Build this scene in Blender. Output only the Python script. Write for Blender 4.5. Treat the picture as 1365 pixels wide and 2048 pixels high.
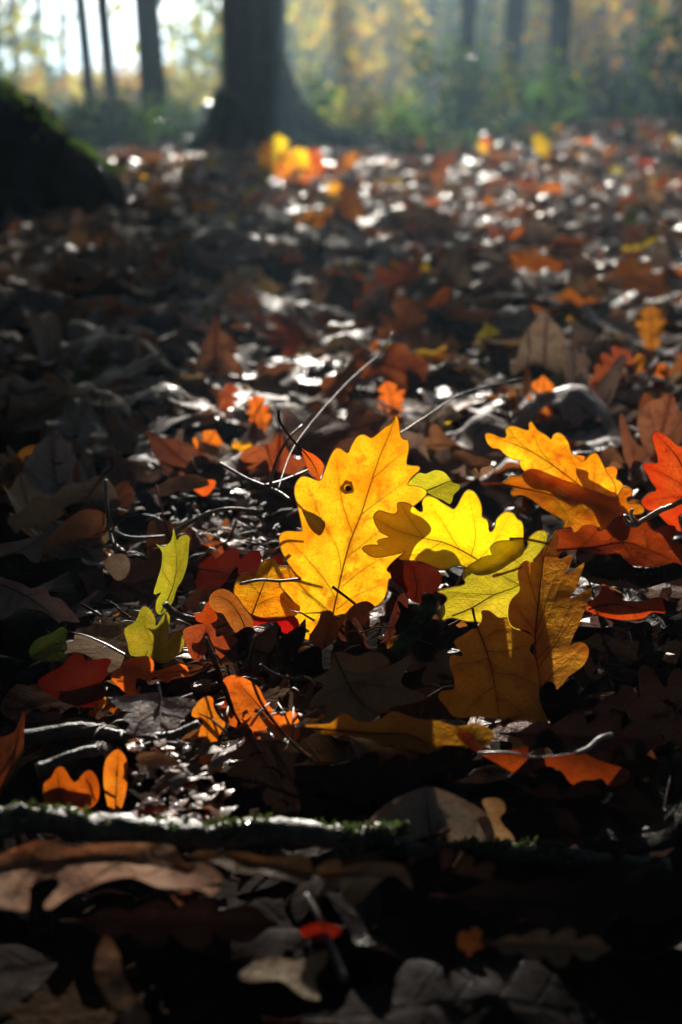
import bpy, bmesh, math, random
import numpy as np
from mathutils import Vector, Matrix, Quaternion, noise
from mathutils.geometry import delaunay_2d_cdt

for _o in list(bpy.data.objects):
    bpy.data.objects.remove(_o)
S = bpy.context.scene
COL = S.collection
R = math.radians
rnd = random.Random(11)

# ------------------------------------------------------------------ camera, light, exposure
CAM_H, PITCH, FPX = 0.22, R(16.5), 2845.0          # FPX: focal length in pixels of the 1365 x 2048 photograph
cam = bpy.data.objects.new('camera', bpy.data.cameras.new('camera'))
COL.objects.link(cam)
cam.location = (0, 0, CAM_H)
cam.rotation_euler = (R(90) - PITCH, 0, 0)
cam.data.sensor_fit = 'VERTICAL'
cam.data.sensor_height = 36.0
cam.data.lens = 50.0
cam.data.clip_start, cam.data.clip_end = 0.01, 500
cam.data.dof.use_dof = True
cam.data.dof.focus_distance = 0.575
cam.data.dof.aperture_fstop = 10.0
cam.data.dof.aperture_blades = 0
S.camera = cam

SUN_EL, SUN_AZ = R(24), R(-1.6)                    # azimuth from +Y towards +X
SUN_DIR = Vector((math.sin(SUN_AZ) * math.cos(SUN_EL), math.cos(SUN_AZ) * math.cos(SUN_EL), math.sin(SUN_EL)))
W = bpy.data.worlds.new('World'); S.world = W; W.use_nodes = True
nt = W.node_tree; nt.nodes.clear()
sky = nt.nodes.new('ShaderNodeTexSky'); sky.sky_type = 'NISHITA'; sky.sun_disc = False
sky.sun_elevation = SUN_EL; sky.sun_rotation = SUN_AZ
sky.air_density, sky.dust_density, sky.ozone_density = 1.0, 3.0, 1.2
bg = nt.nodes.new('ShaderNodeBackground'); bg.inputs['Strength'].default_value = 0.08
wo = nt.nodes.new('ShaderNodeOutputWorld')
nt.links.new(sky.outputs[0], bg.inputs['Color']); nt.links.new(bg.outputs[0], wo.inputs['Surface'])

sun = bpy.data.objects.new('sun', bpy.data.lights.new('sun', 'SUN')); COL.objects.link(sun)
sun.data.energy = 5.0; sun.data.angle = R(0.53); sun.data.color = (1.0, 0.93, 0.82)
sun.rotation_euler = (-SUN_DIR).to_track_quat('-Z', 'Y').to_euler()
sun.location = SUN_DIR * 40

S.view_settings.view_transform = 'Standard'; S.view_settings.look = 'None'
S.view_settings.exposure = 1.3; S.view_settings.gamma = 1.0; S.view_settings.use_curve_mapping = False
S.render.engine = 'CYCLES'
S.cycles.max_bounces = 8; S.cycles.diffuse_bounces = 3; S.cycles.glossy_bounces = 2
S.cycles.transmission_bounces = 5; S.cycles.transparent_max_bounces = 6; S.cycles.volume_bounces = 0
S.cycles.sample_clamp_indirect = 6.0
S.cycles.use_denoising = True
HAZE = 0.0078

# ------------------------------------------------------------------ helpers
cp, sp = math.cos(PITCH), math.sin(PITCH)
def ray(px, py):
    """Direction through a photo pixel, scaled so that its length along the view axis is 1."""
    x = (px - 682.5) / FPX; y = -(py - 1024) / FPX
    return Vector((x, cp + y * sp, -sp + y * cp))
CAMP = Vector((0, 0, CAM_H))
def at_z(px, py, z=0.0):
    r = ray(px, py); return CAMP + r * ((z - CAM_H) / r.z)
def at_y(px, py, Y):
    r = ray(px, py); return CAMP + r * (Y / r.y)
def proj(p):
    d = Vector(p) - CAMP
    fz = d.y * cp - d.z * sp
    if fz < 0.02: return None
    return (682.5 + FPX * d.x / fz, 1024 - FPX * (d.y * sp + d.z * cp) / fz, fz)

def tag(o, label=None, cat=None, group=None, kind=None):
    if label: o['label'] = label
    if cat: o['category'] = cat
    if group: o['group'] = group
    if kind: o['kind'] = kind
    return o
def link_mesh(name, verts, faces, mat, parent=None, smooth=True):
    me = bpy.data.meshes.new(name)
    me.from_pydata([tuple(v) for v in verts], [], faces); me.update()
    if mat: me.materials.append(mat)
    if smooth: me.polygons.foreach_set('use_smooth', [True] * len(me.polygons))
    o = bpy.data.objects.new(name, me); COL.objects.link(o)
    if parent: o.parent = parent; o.matrix_parent_inverse = Matrix.Translation(-Vector(parent.location))
    return o
def empty(name, loc):
    o = bpy.data.objects.new(name, None); COL.objects.link(o); o.location = loc; o.empty_display_size = 0.02
    return o
def tube_geo(pts, radii, seg=6, rough=0.0, seed=0, caps=True):
    """verts, faces of a tapered tube along pts; rough = relative bumpiness of the skin."""
    pts = [Vector(p) for p in pts]; vs, fs = [], []
    n = len(pts); prev = None
    for i, p in enumerate(pts):
        t = (pts[min(i + 1, n - 1)] - pts[max(i - 1, 0)])
        t = t.normalized() if t.length > 1e-9 else Vector((0, 0, 1))
        if prev is None:
            a = t.orthogonal().normalized()
        else:
            a = prev - t * prev.dot(t); a = a.normalized() if a.length > 1e-6 else t.orthogonal().normalized()
        prev = a; b = t.cross(a)
        r = radii[i] if hasattr(radii, '__len__') else radii
        for k in range(seg):
            an = 2 * math.pi * k / seg; d = a * math.cos(an) + b * math.sin(an)
            q = 1.0
            if rough: q += rough * noise.noise((p + d * r) * (0.9 / max(r, 1e-5)) + Vector((seed * 7.1, 0, 0)))
            vs.append(p + d * r * q)
    for i in range(n - 1):
        for k in range(seg):
            k2 = (k + 1) % seg
            fs.append((i * seg + k, i * seg + k2, (i + 1) * seg + k2, (i + 1) * seg + k))
    if caps:
        fs.append(tuple(range(seg))[::-1]); fs.append(tuple((n - 1) * seg + k for k in range(seg)))
    return vs, fs
def catmull(pts, per=4, closed=True):
    out = []; n = len(pts)
    rng = range(n) if closed else range(n - 1)
    for i in rng:
        if closed: p0, p1, p2, p3 = pts[i - 1], pts[i], pts[(i + 1) % n], pts[(i + 2) % n]
        else: p0, p1, p2, p3 = pts[max(i - 1, 0)], pts[i], pts[i + 1], pts[min(i + 2, n - 1)]
        for k in range(per):
            t = k / per; t2, t3 = t * t, t * t * t
            out.append(tuple(0.5 * (2 * b + (c - a) * t + (2 * a - 5 * b + 4 * c - d) * t2 + (3 * b - a - 3 * c + d) * t3)
                             for a, b, c, d in zip(p0, p1, p2, p3)))
    if not closed: out.append(tuple(pts[-1]))
    return out
def inside(poly, x, y):
    c = False; j = len(poly) - 1
    for i in range(len(poly)):
        xi, yi = poly[i]; xj, yj = poly[j]
        if (yi > y) != (yj > y) and x < (xj - xi) * (y - yi) / (yj - yi) + xi: c = not c
        j = i
    return c
def fill(poly, step, jitter=0.25, rng=rnd):
    """2D verts and triangles covering a polygon with points inside every step."""
    P = [Vector(p) for p in poly]; n = len(P)
    xs = [p.x for p in P]; ys = [p.y for p in P]
    arr = np.array(poly)
    ins = []; y = min(ys) + step * .5; row = 0
    while y < max(ys):
        x = min(xs) + step * (.5 if row % 2 else 0)
        while x < max(xs):
            q = (x + rng.uniform(-jitter, jitter) * step, y + rng.uniform(-jitter, jitter) * step)
            if inside(poly, *q) and np.min(np.hypot(arr[:, 0] - q[0], arr[:, 1] - q[1])) > step * .45: ins.append(Vector(q))
            x += step
        y += step * .87; row += 1
    v, e, f, *_ = delaunay_2d_cdt(P + ins, [(i, (i + 1) % n) for i in range(n)], [list(range(n))], 1, 1e-6)
    return [tuple(a) for a in v], [tuple(a) for a in f if len(a) == 3]
def seg_dist(pts, poly):
    """distance of each of pts (N,2) to a polyline"""
    pts = np.asarray(pts, float); best = np.full(len(pts), 1e9)
    for a, b in zip(poly[:-1], poly[1:]):
        a = np.array(a, float); b = np.array(b, float); d = b - a
        t = np.clip(((pts - a) @ d) / max(d @ d, 1e-12), 0, 1)
        best = np.minimum(best, np.hypot(*(pts - a - t[:, None] * d).T))
    return best

# ------------------------------------------------------------------ materials
class NT:
    def __init__(self, name):
        self.m = bpy.data.materials.new(name); self.m.use_nodes = True
        self.t = self.m.node_tree; self.t.nodes.clear()
        self.out = self.t.nodes.new('ShaderNodeOutputMaterial')
    def n(self, typ, **kw):
        nd = self.t.nodes.new(typ)
        for k, v in kw.items():
            if hasattr(nd, k): setattr(nd, k, v)
            else: nd.inputs[k.replace('_', ' ')].default_value = v
        return nd
    def l(self, a, b): self.t.links.new(a, b)
    def math(self, op, a, b=None, clamp=False):
        m = self.t.nodes.new('ShaderNodeMath'); m.operation = op; m.use_clamp = clamp
        for i, q in enumerate((a, b)):
            if q is None: continue
            if isinstance(q, (int, float)): m.inputs[i].default_value = q
            else: self.l(q, m.inputs[i])
        return m.outputs[0]
    def mix(self, fac, a, b, blend='MIX'):
        m = self.t.nodes.new('ShaderNodeMix'); m.data_type = 'RGBA'; m.blend_type = blend
        for s, q in ((m.inputs[0], fac), (m.inputs[6], a), (m.inputs[7], b)):
            if isinstance(q, (int, float)): s.default_value = q
            elif isinstance(q, tuple): s.default_value = (*q[:3], 1)
            else: self.l(q, s)
        return m.outputs[2]
    def ramp(self, fac, p0, p1, c0=0.0, c1=1.0):
        m = self.t.nodes.new('ShaderNodeMapRange'); m.clamp = True
        self.l(fac, m.inputs[0])
        for i, v in ((1, p0), (2, p1), (3, c0), (4, c1)): m.inputs[i].default_value = v
        return m.outputs[0]

def leaf_mat(name, refl, trans, gloss=0.5, rough=0.32, scale=1.0, tmix=0.5, spots=0.5, spot_col=(.25, .06, .01), mottle=0.5, blotch=None):
    """A thin leaf: diffuse front and back, light coming through, a waxy wet film. Veins come from the attribute vein and from UV."""
    q = NT(name)
    tc = q.n('ShaderNodeTexCoord'); geo = q.n('ShaderNodeNewGeometry'); oi = q.n('ShaderNodeObjectInfo')
    r = q.math('FRACT', q.math('ADD', geo.outputs['Random Per Island'], oi.outputs['Random']))
    r2 = q.math('FRACT', q.math('MULTIPLY', r, 17.3))
    off = q.n('ShaderNodeCombineXYZ'); q.l(q.math('MULTIPLY', r, 37.0), off.inputs[0]); q.l(q.math('MULTIPLY', r2, 23.0), off.inputs[1])
    pos = q.n('ShaderNodeVectorMath', operation='ADD'); q.l(geo.outputs['Position'], pos.inputs[0]); q.l(off.outputs[0], pos.inputs[1])
    P = pos.outputs[0]
    def nz(sc, det=4, rg=.6):
        a = q.n('ShaderNodeTexNoise'); a.inputs['Scale'].default_value = sc * scale; a.inputs['Detail'].default_value = det; a.inputs['Roughness'].default_value = rg
        q.l(P, a.inputs['Vector']); return a.outputs['Fac']
    big, mid, fine = nz(38, 3), nz(170, 4), nz(1100, 3)
    uv = q.n('ShaderNodeSeparateXYZ'); q.l(tc.outputs['UV'], uv.inputs[0])
    u, v = uv.outputs[0], q.math('SUBTRACT', uv.outputs[1], 0.5)
    av = q.math('ABSOLUTE', v)
    sv = q.math('ABSOLUTE', q.math('SUBTRACT', q.math('FRACT', q.math('SUBTRACT', q.math('MULTIPLY', u, 7.0), q.math('MULTIPLY', av, 5.0))), 0.5))
    side = q.ramp(sv, 0.035, 0.10, 1, 0); midr = q.ramp(av, 0.008, 0.03, 1, 0)
    uvein = q.math('MAXIMUM', q.math('MULTIPLY', side, .55), midr)
    at = q.n('ShaderNodeAttribute', attribute_name='vein'); has = q.n('ShaderNodeAttribute', attribute_name='traced'); ed = q.n('ShaderNodeAttribute', attribute_name='edge')
    vein = q.math('ADD', q.math('MULTIPLY', uvein, q.math('SUBTRACT', 1.0, has.outputs['Fac'])), q.math('MULTIPLY', at.outputs['Fac'], 1.0), clamp=True)
    # fine net of veinlets
    vo = q.n('ShaderNodeTexVoronoi', feature='DISTANCE_TO_EDGE'); vo.inputs['Scale'].default_value = 420 * scale; q.l(P, vo.inputs['Vector'])
    net = q.ramp(vo.outputs['Distance'], 0.0, 0.08, 1, 0)
    sp1 = q.ramp(mid, 0.51, 0.64); sp2 = q.ramp(fine, 0.55, 0.66)
    spot = q.math('MULTIPLY', q.math('MAXIMUM', sp1, q.math('MULTIPLY', sp2, .8)), spots)
    def tone(c, dark, k):
        c0 = q.mix(q.math('MULTIPLY', q.ramp(big, .42, .62), mottle), c, dark)
        c0 = q.mix(spot, c0, spot_col)
        c0 = q.mix(q.math('MULTIPLY', vein, k), c0, tuple(x * .45 for x in dark))
        c0 = q.mix(q.math('MULTIPLY', net, .20), c0, tuple(x * .6 for x in dark))
        c0 = q.mix(q.math('MULTIPLY', q.math('MULTIPLY', ed.outputs['Fac'], q.ramp(mid, .35, .6)), .75), c0, tuple(min(1, x * 1.1) for x in dark))
        h = q.n('ShaderNodeHueSaturation'); q.l(c0, h.inputs['Color'])
        q.l(q.ramp(r2, 0, 1, .485, .515), h.inputs['Hue']); q.l(q.ramp(r, 0, 1, .70, 1.25), h.inputs['Value'])
        return h.outputs[0]
    dk = blotch or (.7, .55, .5)
    rc = tone(refl, tuple(a * b for a, b in zip(refl, dk)), .45)
    tcx = tone(trans, tuple(a * b for a, b in zip(trans, (.85, .5, .4) if blotch is None else blotch)), .8)
    hgt = q.math('ADD', q.math('ADD', q.math('MULTIPLY', big, .9), q.math('MULTIPLY', mid, .6)), q.math('ADD', q.math('MULTIPLY', vein, .25), q.math('MULTIPLY', net, -.06)))
    bp = q.n('ShaderNodeBump'); bp.inputs['Strength'].default_value = .75; bp.inputs['Distance'].default_value = .0024; q.l(hgt, bp.inputs['Height'])
    df = q.n('ShaderNodeBsdfDiffuse'); q.l(rc, df.inputs['Color']); q.l(bp.outputs[0], df.inputs['Normal'])
    tr = q.n('ShaderNodeBsdfTranslucent'); q.l(tcx, tr.inputs['Color']); q.l(bp.outputs[0], tr.inputs['Normal'])
    m1 = q.n('ShaderNodeMixShader'); m1.inputs[0].default_value = tmix; q.l(df.outputs[0], m1.inputs[1]); q.l(tr.outputs[0], m1.inputs[2])
    gl = q.n('ShaderNodeBsdfGlossy'); gl.inputs['Color'].default_value = (1, 1, 1, 1); q.l(bp.outputs[0], gl.inputs['Normal'])
    lw = q.n('ShaderNodeLayerWeight'); lw.inputs['Blend'].default_value = .5
    r3 = q.math('FRACT', q.math('MULTIPLY', r, 7.31))
    q.l(q.math('MULTIPLY', q.ramp(mid, .3, .7, rough * .75, rough * 1.35), q.ramp(r3, .50, .86, 2.3, 1.0)), gl.inputs['Roughness'])
    fr = q.math('MULTIPLY', q.math('MULTIPLY', q.ramp(r3, .50, .86, .42, 1.0), q.math('ADD', .03, q.math('MULTIPLY', .45, q.math('POWER', lw.outputs['Facing'], 5.0)))), gloss, clamp=True)
    m2 = q.n('ShaderNodeMixShader'); q.l(fr, m2.inputs[0]); q.l(m1.outputs[0], m2.inputs[1]); q.l(gl.outputs[0], m2.inputs[2])
    q.l(m2.outputs[0], q.out.inputs['Surface'])
    return q.m

LM = {
 'golden': leaf_mat('leaf_golden', (.50, .27, .04), (1.0, .58, .012), .35, .45, tmix=.64, spots=.7, spot_col=(.50, .10, .004), mottle=1.0, blotch=(.90, .48, .3)),
 'lemon':  leaf_mat('leaf_lemon', (.55, .40, .04), (1.0, .74, .008), .35, .45, tmix=.66, spots=.25, spot_col=(.85, .45, .02), mottle=.3),
 'olive':  leaf_mat('leaf_olive', (.24, .18, .03), (.64, .46, .02), .5, .4, tmix=.6, spots=.3, mottle=.5, blotch=(.55, .75, .5)),
 'green':  leaf_mat('leaf_green', (.08, .11, .03), (.13, .15, .025), .5, .4, tmix=.5, spots=.4, mottle=.7, blotch=(.4, .75, .6)),
 'orange': leaf_mat('leaf_orange', (.28, .11, .025), (.80, .24, .014), .6, .33, tmix=.55, spots=.5, spot_col=(.3, .06, .005)),
 'red':    leaf_mat('leaf_red', (.10, .024, .014), (.36, .038, .005), .6, .35, tmix=.5, spots=.6, spot_col=(.12, .012, .004)),
 'duff': leaf_mat('leaf_duff', (.10, .062, .045), (.12, .045, .018), .03, .7, tmix=.3, spots=.8, spot_col=(.02, .012, .008), mottle=.9),
 'buff': leaf_mat('leaf_buff', (.30, .205, .135), (.34, .18, .07), .3, .42, tmix=.3, spots=.8, spot_col=(.10, .06, .035), mottle=.9),
 'rust': leaf_mat('leaf_rust', (.20, .06, .02), (.68, .135, .008), .6, .33, tmix=.52, spots=.8, spot_col=(.16, .025, .004), mottle=.9),
 'dullolive': leaf_mat('leaf_dull_olive', (.15, .12, .03), (.40, .27, .015), .4, .4, tmix=.55, spots=.4, mottle=.9, blotch=(.5, .72, .5)),
 'wine': leaf_mat('leaf_wine', (.030, .010, .007), (.075, .014, .002), .6, .3, tmix=.45, spots=.5, spot_col=(.05, .01, .005)),
 'ochre':  leaf_mat('leaf_ochre', (.30, .16, .035), (.80, .42, .03), .5, .4, tmix=.58, spots=.4),
 'brown':  leaf_mat('leaf_brown', (.18, .115, .085), (.26, .11, .04), .9, .22, tmix=.33, spots=.6, spot_col=(.05, .025, .015)),
 'russet': leaf_mat('leaf_russet', (.15, .065, .035), (.38, .11, .02), .9, .22, tmix=.45, spots=.5, spot_col=(.06, .02, .01)),
 'grey':   leaf_mat('leaf_grey', (.33, .285, .27), (.22, .15, .10), 1.0, .22, tmix=.28, spots=.5, spot_col=(.06, .045, .04)),  # pale grey dead leaf, lifted paler to imitate the haze veil over the litter
 'tan':    leaf_mat('leaf_tan', (.36, .26, .175), (.42, .26, .11), .30, .42, tmix=.32, spots=.4, spot_col=(.12, .07, .04)),
 'dark':   leaf_mat('leaf_shade_dark', (.022, .017, .015), (.010, .006, .004), .3, .4, tmix=.35, spots=.4, spot_col=(.02, .01, .01)),  # near-black leaf colour that carries the deep shade itself
}
def simple_mat(name, c0, c1, scale, rough, bump=.3, dist=.002, spec=.4, moss=None, stretch=None):
    q = NT(name); geo = q.n('ShaderNodeNewGeometry'); tc = q.n('ShaderNodeTexCoord')
    mp = q.n('ShaderNodeMapping'); q.l(geo.outputs['Position'], mp.inputs['Vector'])
    if stretch: mp.inputs['Scale'].default_value = stretch
    a = q.n('ShaderNodeTexNoise'); a.inputs['Scale'].default_value = scale; a.inputs['Detail'].default_value = 6; a.inputs['Roughness'].default_value = .65; q.l(mp.outputs[0], a.inputs['Vector'])
    b = q.n('ShaderNodeTexNoise'); b.inputs['Scale'].default_value = scale * 4.3; b.inputs['Detail'].default_value = 4; q.l(mp.outputs[0], b.inputs['Vector'])
    col = q.mix(q.ramp(a.outputs['Fac'], .35, .65), c0, c1)
    if moss:
        sx = q.n('ShaderNodeSeparateXYZ'); q.l(geo.outputs['Normal'], sx.inputs[0])
        mk = q.math('MULTIPLY', q.ramp(sx.outputs[2], moss[1], moss[1] + .5), q.ramp(b.outputs['Fac'], .35, .6))
        col = q.mix(mk, col, moss[0])
    bs = q.n('ShaderNodeBsdfPrincipled'); q.l(col, bs.inputs['Base Color']); bs.inputs['Roughness'].default_value = rough
    bs.inputs['Specular IOR Level'].default_value = spec
    bp = q.n('ShaderNodeBump'); bp.inputs['Strength'].default_value = bump; bp.inputs['Distance'].default_value = dist
    q.l(q.math('ADD', a.outputs['Fac'], q.math('MULTIPLY', b.outputs['Fac'], .4)), bp.inputs['Height']); q.l(bp.outputs[0], bs.inputs['Normal'])
    q.l(bs.outputs[0], q.out.inputs['Surface']); return q.m
M_SOIL = simple_mat('forest_soil', (.012, .008, .006), (.028, .018, .012), 60, 1.0, .8, .004, .0)
M_BARK = simple_mat('bark', (.022, .02, .018), (.12, .105, .09), 14, .85, 1.0, .05, .25, stretch=(1, 1, .14))
M_DARKBARK = simple_mat('dark_bark', (.012, .011, .010), (.03, .027, .024), 12, .95, 1.0, .02, .1)
M_MOSSBARK = simple_mat('mossy_bark', (.022, .020, .018), (.05, .043, .036), 12, .9, 1.0, .02, .2, moss=((.10, .15, .02), .0))
M_FARBARK = simple_mat('far_bark', (.03, .026, .023), (.06, .052, .045), 8, .9, .6, .02, .2, stretch=(1, 1, .2))
M_TWIG = simple_mat('twig_bark', (.06, .04, .03), (.16, .12, .09), 300, .5, .6, .0006, .5)
M_WETTWIG = simple_mat('wet_twig_bark', (.025, .022, .018), (.09, .08, .065), 260, .42, .9, .0010, .45)
M_PALETWIG = simple_mat('pale_twig', (.30, .24, .16), (.48, .40, .30), 300, .45, .5, .0005, .5)
M_SILVER = simple_mat('silvery_stem', (.35, .30, .26), (.5, .46, .42), 300, .3, .4, .0005, .8)
M_MOSS = simple_mat('moss', (.07, .13, .02), (.18, .24, .05), 500, .7, .8, .001, .4)
M_VEIN = leaf_mat('leaf_vein', (.34, .12, .02), (.85, .30, .012), .2, .5, tmix=.45, spots=.2)
M_DARKVEIN = leaf_mat('dark_leaf_vein', (.10, .045, .02), (.16, .05, .01), .3, .45, tmix=.3, spots=.2)
M_LITMARGIN = leaf_mat('leaf_lit_margin', (.62, .50, .25), (1.0, .74, .28), .6, .4, tmix=.5, spots=.0, mottle=.2)  # edge tube coloured pale to imitate sunlight catching the leaf's rim
M_SPOTRING = leaf_mat('gall_ring', (.25, .2, .04), (.42, .33, .04), .2, .5, tmix=.5, spots=.8)
M_SPOTCORE = simple_mat('gall_core', (.04, .01, .005), (.12, .03, .01), 1500, .8, .8)

def foliage_mat(name, refl, trans, tmix=.55):
    q = NT(name); geo = q.n('ShaderNodeNewGeometry')
    r = geo.outputs['Random Per Island']
    h1 = q.n('ShaderNodeHueSaturation'); h1.inputs['Color'].default_value = (*refl, 1)
    h2 = q.n('ShaderNodeHueSaturation'); h2.inputs['Color'].default_value = (*trans, 1)
    for h in (h1, h2):
        q.l(q.ramp(r, 0, 1, .47, .53), h.inputs['Hue']); q.l(q.ramp(q.math('FRACT', q.math('MULTIPLY', r, 13.7)), 0, 1, .55, 1.3), h.inputs['Value'])
    d = q.n('ShaderNodeBsdfDiffuse'); t = q.n('ShaderNodeBsdfTranslucent'); g = q.n('ShaderNodeBsdfGlossy'); g.inputs['Roughness'].default_value = .2
    q.l(h1.outputs[0], d.inputs['Color']); q.l(h2.outputs[0], t.inputs['Color'])
    m = q.n('ShaderNodeMixShader'); m.inputs[0].default_value = tmix; q.l(d.outputs[0], m.inputs[1]); q.l(t.outputs[0], m.inputs[2])
    m2 = q.n('ShaderNodeMixShader'); m2.inputs[0].default_value = .10; q.l(m.outputs[0], m2.inputs[1]); q.l(g.outputs[0], m2.inputs[2])
    q.l(m2.outputs[0], q.out.inputs['Surface']); return q.m
FM = {
 'yellowgreen': foliage_mat('foliage_yellow_green', (.10, .11, .02), (.68, .62, .05)),
 'yellow': foliage_mat('foliage_yellow', (.16, .11, .02), (.92, .60, .03)),
 'orange': foliage_mat('foliage_orange', (.14, .07, .02), (.85, .38, .03)),
 'green': foliage_mat('foliage_green', (.05, .09, .02), (.18, .36, .04)),
 'darkgreen': foliage_mat('foliage_dark_green', (.03, .05, .02), (.06, .13, .03), .4),
 'canopy': foliage_mat('foliage_canopy', (.035, .04, .015), (.05, .055, .01), .3),
 'moss': foliage_mat('moss_tufts', (.035, .05, .015), (.07, .10, .015), .4),
}

# ------------------------------------------------------------------ the ground
def gz(x, y):
    """height of the forest floor"""
    z = .012 * noise.noise(Vector((x * 4.2, y * 4.2, 3.1))) + .006 * noise.noise(Vector((x * 11, y * 11, 8.7)))
    z *= min(1.0, max(.35, (abs(y - .5)) * 2.0))
    z += -.012
    if y > 1.2: z += .03 * noise.noise(Vector((x * .9, y * .9, 1.7))) * min(1, (y - 1.2))
    if y > 3.5: z += .05 * min(1.5, max(0, x + .1)) * min(1, (y - 3.5) / 2) + .02 * noise.noise(Vector((x * 2.3, y * 1.4, 6.2))) * min(1, (y - 3.5))
    if y > 6: z += .10 * noise.noise(Vector((x * .25, y * .25, 5.5))) * min(1, (y - 6) / 4)
    return z
def ground():
    ys = [-9, -5, -2, -.6] + list(np.arange(-.2, 1.6, .03)) + list(np.arange(1.6, 6, .11)) + list(np.arange(6, 14, .5)) + [15, 17, 20, 24, 30, 40, 60, 100, 180]
    us = np.linspace(-1, 1, 61)
    vs, fs = [], []
    for y in ys:
        w = max(.9, abs(y) * .75) if y < 12 else y * 1.0
        if y < -.3: w = max(w, 4)
        for u in us:
            x = w * (abs(u) ** 1.6) * (1 if u > 0 else -1) + u * .15
            vs.append((x, y, gz(x, y) - .012))
    n = len(us)
    for i in range(len(ys) - 1):
        for k in range(n - 1): fs.append((i * n + k, i * n + k + 1, (i + 1) * n + k + 1, (i + 1) * n + k))
    return tag(link_mesh('ground', vs, fs, M_SOIL), kind='structure')
ground()
# a wide apron under it so the floor reaches the horizon on every side
tag(link_mesh('ground_plain', [(-250, -60, -.30), (250, -60, -.30), (250, 300, -.30), (-250, 300, -.30)], [(0, 1, 2, 3)], M_SOIL), kind='structure')

# ------------------------------------------------------------------ foliage made of leaf-sized faces
def leaf_cloud(name, pts, size, mat, parent=None, seed=0, flat=0.0):
    """One mesh of many small pointed leaves, each two folded triangles pairs, at pts."""
    g = random.Random(seed); vs, fs = [], []
    for p in pts:
        s = size * g.uniform(.6, 1.35)
        ax = Vector((g.gauss(0, 1), g.gauss(0, 1), g.gauss(0, 1) * (1 - flat) - .2)).normalized()
        sd = ax.cross(Vector((g.gauss(0, 1), g.gauss(0, 1), g.gauss(0, 1)))).normalized()
        up = ax.cross(sd); b = len(vs); p = Vector(p)
        vs += [p, p + ax * s * .5 + sd * s * .3 + up * s * .08, p + ax * s, p + ax * s * .5 - sd * s * .3 + up * s * .08]
        fs += [(b, b + 1, b + 2), (b, b + 2, b + 3)]
    return link_mesh(name, vs, fs, mat, parent, smooth=False)

def trunk_geo(base, h, r0, r1, lean=(0, 0), flare=.5, flare_h=.35, seg=20, seed=0, ridge=.06, lobes=5):
    vs, fs = [], []; g = random.Random(seed); ph = g.uniform(0, 6)
    zs = [-.15, 0, .04, .09, .15, .22, .3, .4, .52, .7, 1.0, 1.5, 2.2, 3.2, 4.5, 6, 8, 10, 13]
    zs = [z for z in zs if z < h] + [h]
    for z in zs:
        t = max(0, z) / h; r = r0 + (r1 - r0) * t
        wob = Vector((noise.noise(Vector((z * .4, seed, 0))), noise.noise(Vector((z * .4, seed, 9))), 0)) * .04 * min(z, 3)
        for k in range(seg):
            a = 2 * math.pi * k / seg
            fl = flare * math.exp(-max(z, -.05) / flare_h) * (1 + .55 * math.sin(lobes * a + ph) + .3 * math.sin(2 * a + ph * 2))
            rr = r * (1 + fl + ridge * noise.noise(Vector((math.cos(a) * 3, math.sin(a) * 3, z * .6 + seed * 5))))
            vs.append(Vector(base) + wob + Vector((lean[0] * z + rr * math.cos(a), lean[1] * z + rr * math.sin(a), z)))
    n = len(zs)
    for i in range(n - 1):
        for k in range(seg):
            k2 = (k + 1) % seg; fs.append((i * seg + k, i * seg + k2, (i + 1) * seg + k2, (i + 1) * seg + k))
    fs.append(tuple((n - 1) * seg + k for k in range(seg)))
    return vs, fs
def limbs_geo(base, lean, h, r, n, seed, reach, z0=.45):
    g = random.Random(seed); VS, FS = [], []
    for i in range(n):
        z = h * g.uniform(z0, .98); a = g.uniform(0, 6.283); L = reach * g.uniform(.5, 1)
        p0 = Vector(base) + Vector((lean[0] * z, lean[1] * z, z)); pts = [p0]
        for k in range(1, 5):
            t = k / 4; pts.append(p0 + Vector((math.cos(a + .3 * t) * L * t, math.sin(a + .3 * t) * L * t, L * (.45 * t + .1 * g.uniform(-1, 1)))))
        v, f = tube_geo(pts, [r * (1 - .85 * k / 4) * .45 for k in range(5)], 5)
        b = len(VS); VS += v; FS += [tuple(b + q for q in ff) for ff in f]
    return VS, FS

# the big tree behind the clearing
TB = at_z(508, 312, -.02)                      # where its foot meets the leaf litter
big = empty('oak_tree', (TB.x, TB.y, 0))
tag(big, 'broad dark trunk with flared mossy roots standing in the beam of light', 'tree')
v, f = trunk_geo((TB.x, TB.y + .12, -.02), 9, .118, .09, (-.012, 0.0), flare=.50, flare_h=.14, seg=40, seed=3, ridge=.10, lobes=5)
link_mesh('trunk', v, f, M_BARK, big)
rp = [Vector((TB.x + .07, TB.y + .02, .34)), Vector((TB.x + .125, TB.y + .0, .21)), Vector((TB.x + .19, TB.y - .03, .115)), Vector((TB.x + .28, TB.y - .06, .065)), Vector((TB.x + .40, TB.y - .08, .030)), Vector((TB.x + .54, TB.y - .12, -.02))]
v, f = tube_geo(catmull(rp, 4, False), [.06 - .04 * i / 20 for i in range(21)], 10, .3, 5)
link_mesh('root', v, f, M_MOSSBARK, big)
rp = [Vector((TB.x - .09, TB.y + .02, .20)), Vector((TB.x - .14, TB.y - .02, .10)), Vector((TB.x - .19, TB.y - .05, .04)), Vector((TB.x - .27, TB.y - .06, -.02))]
v, f = tube_geo(catmull(rp, 4, False), [.055 - .03 * i / 12 for i in range(13)], 10, .3, 6)
link_mesh('root', v, f, M_MOSSBARK, big)
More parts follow.
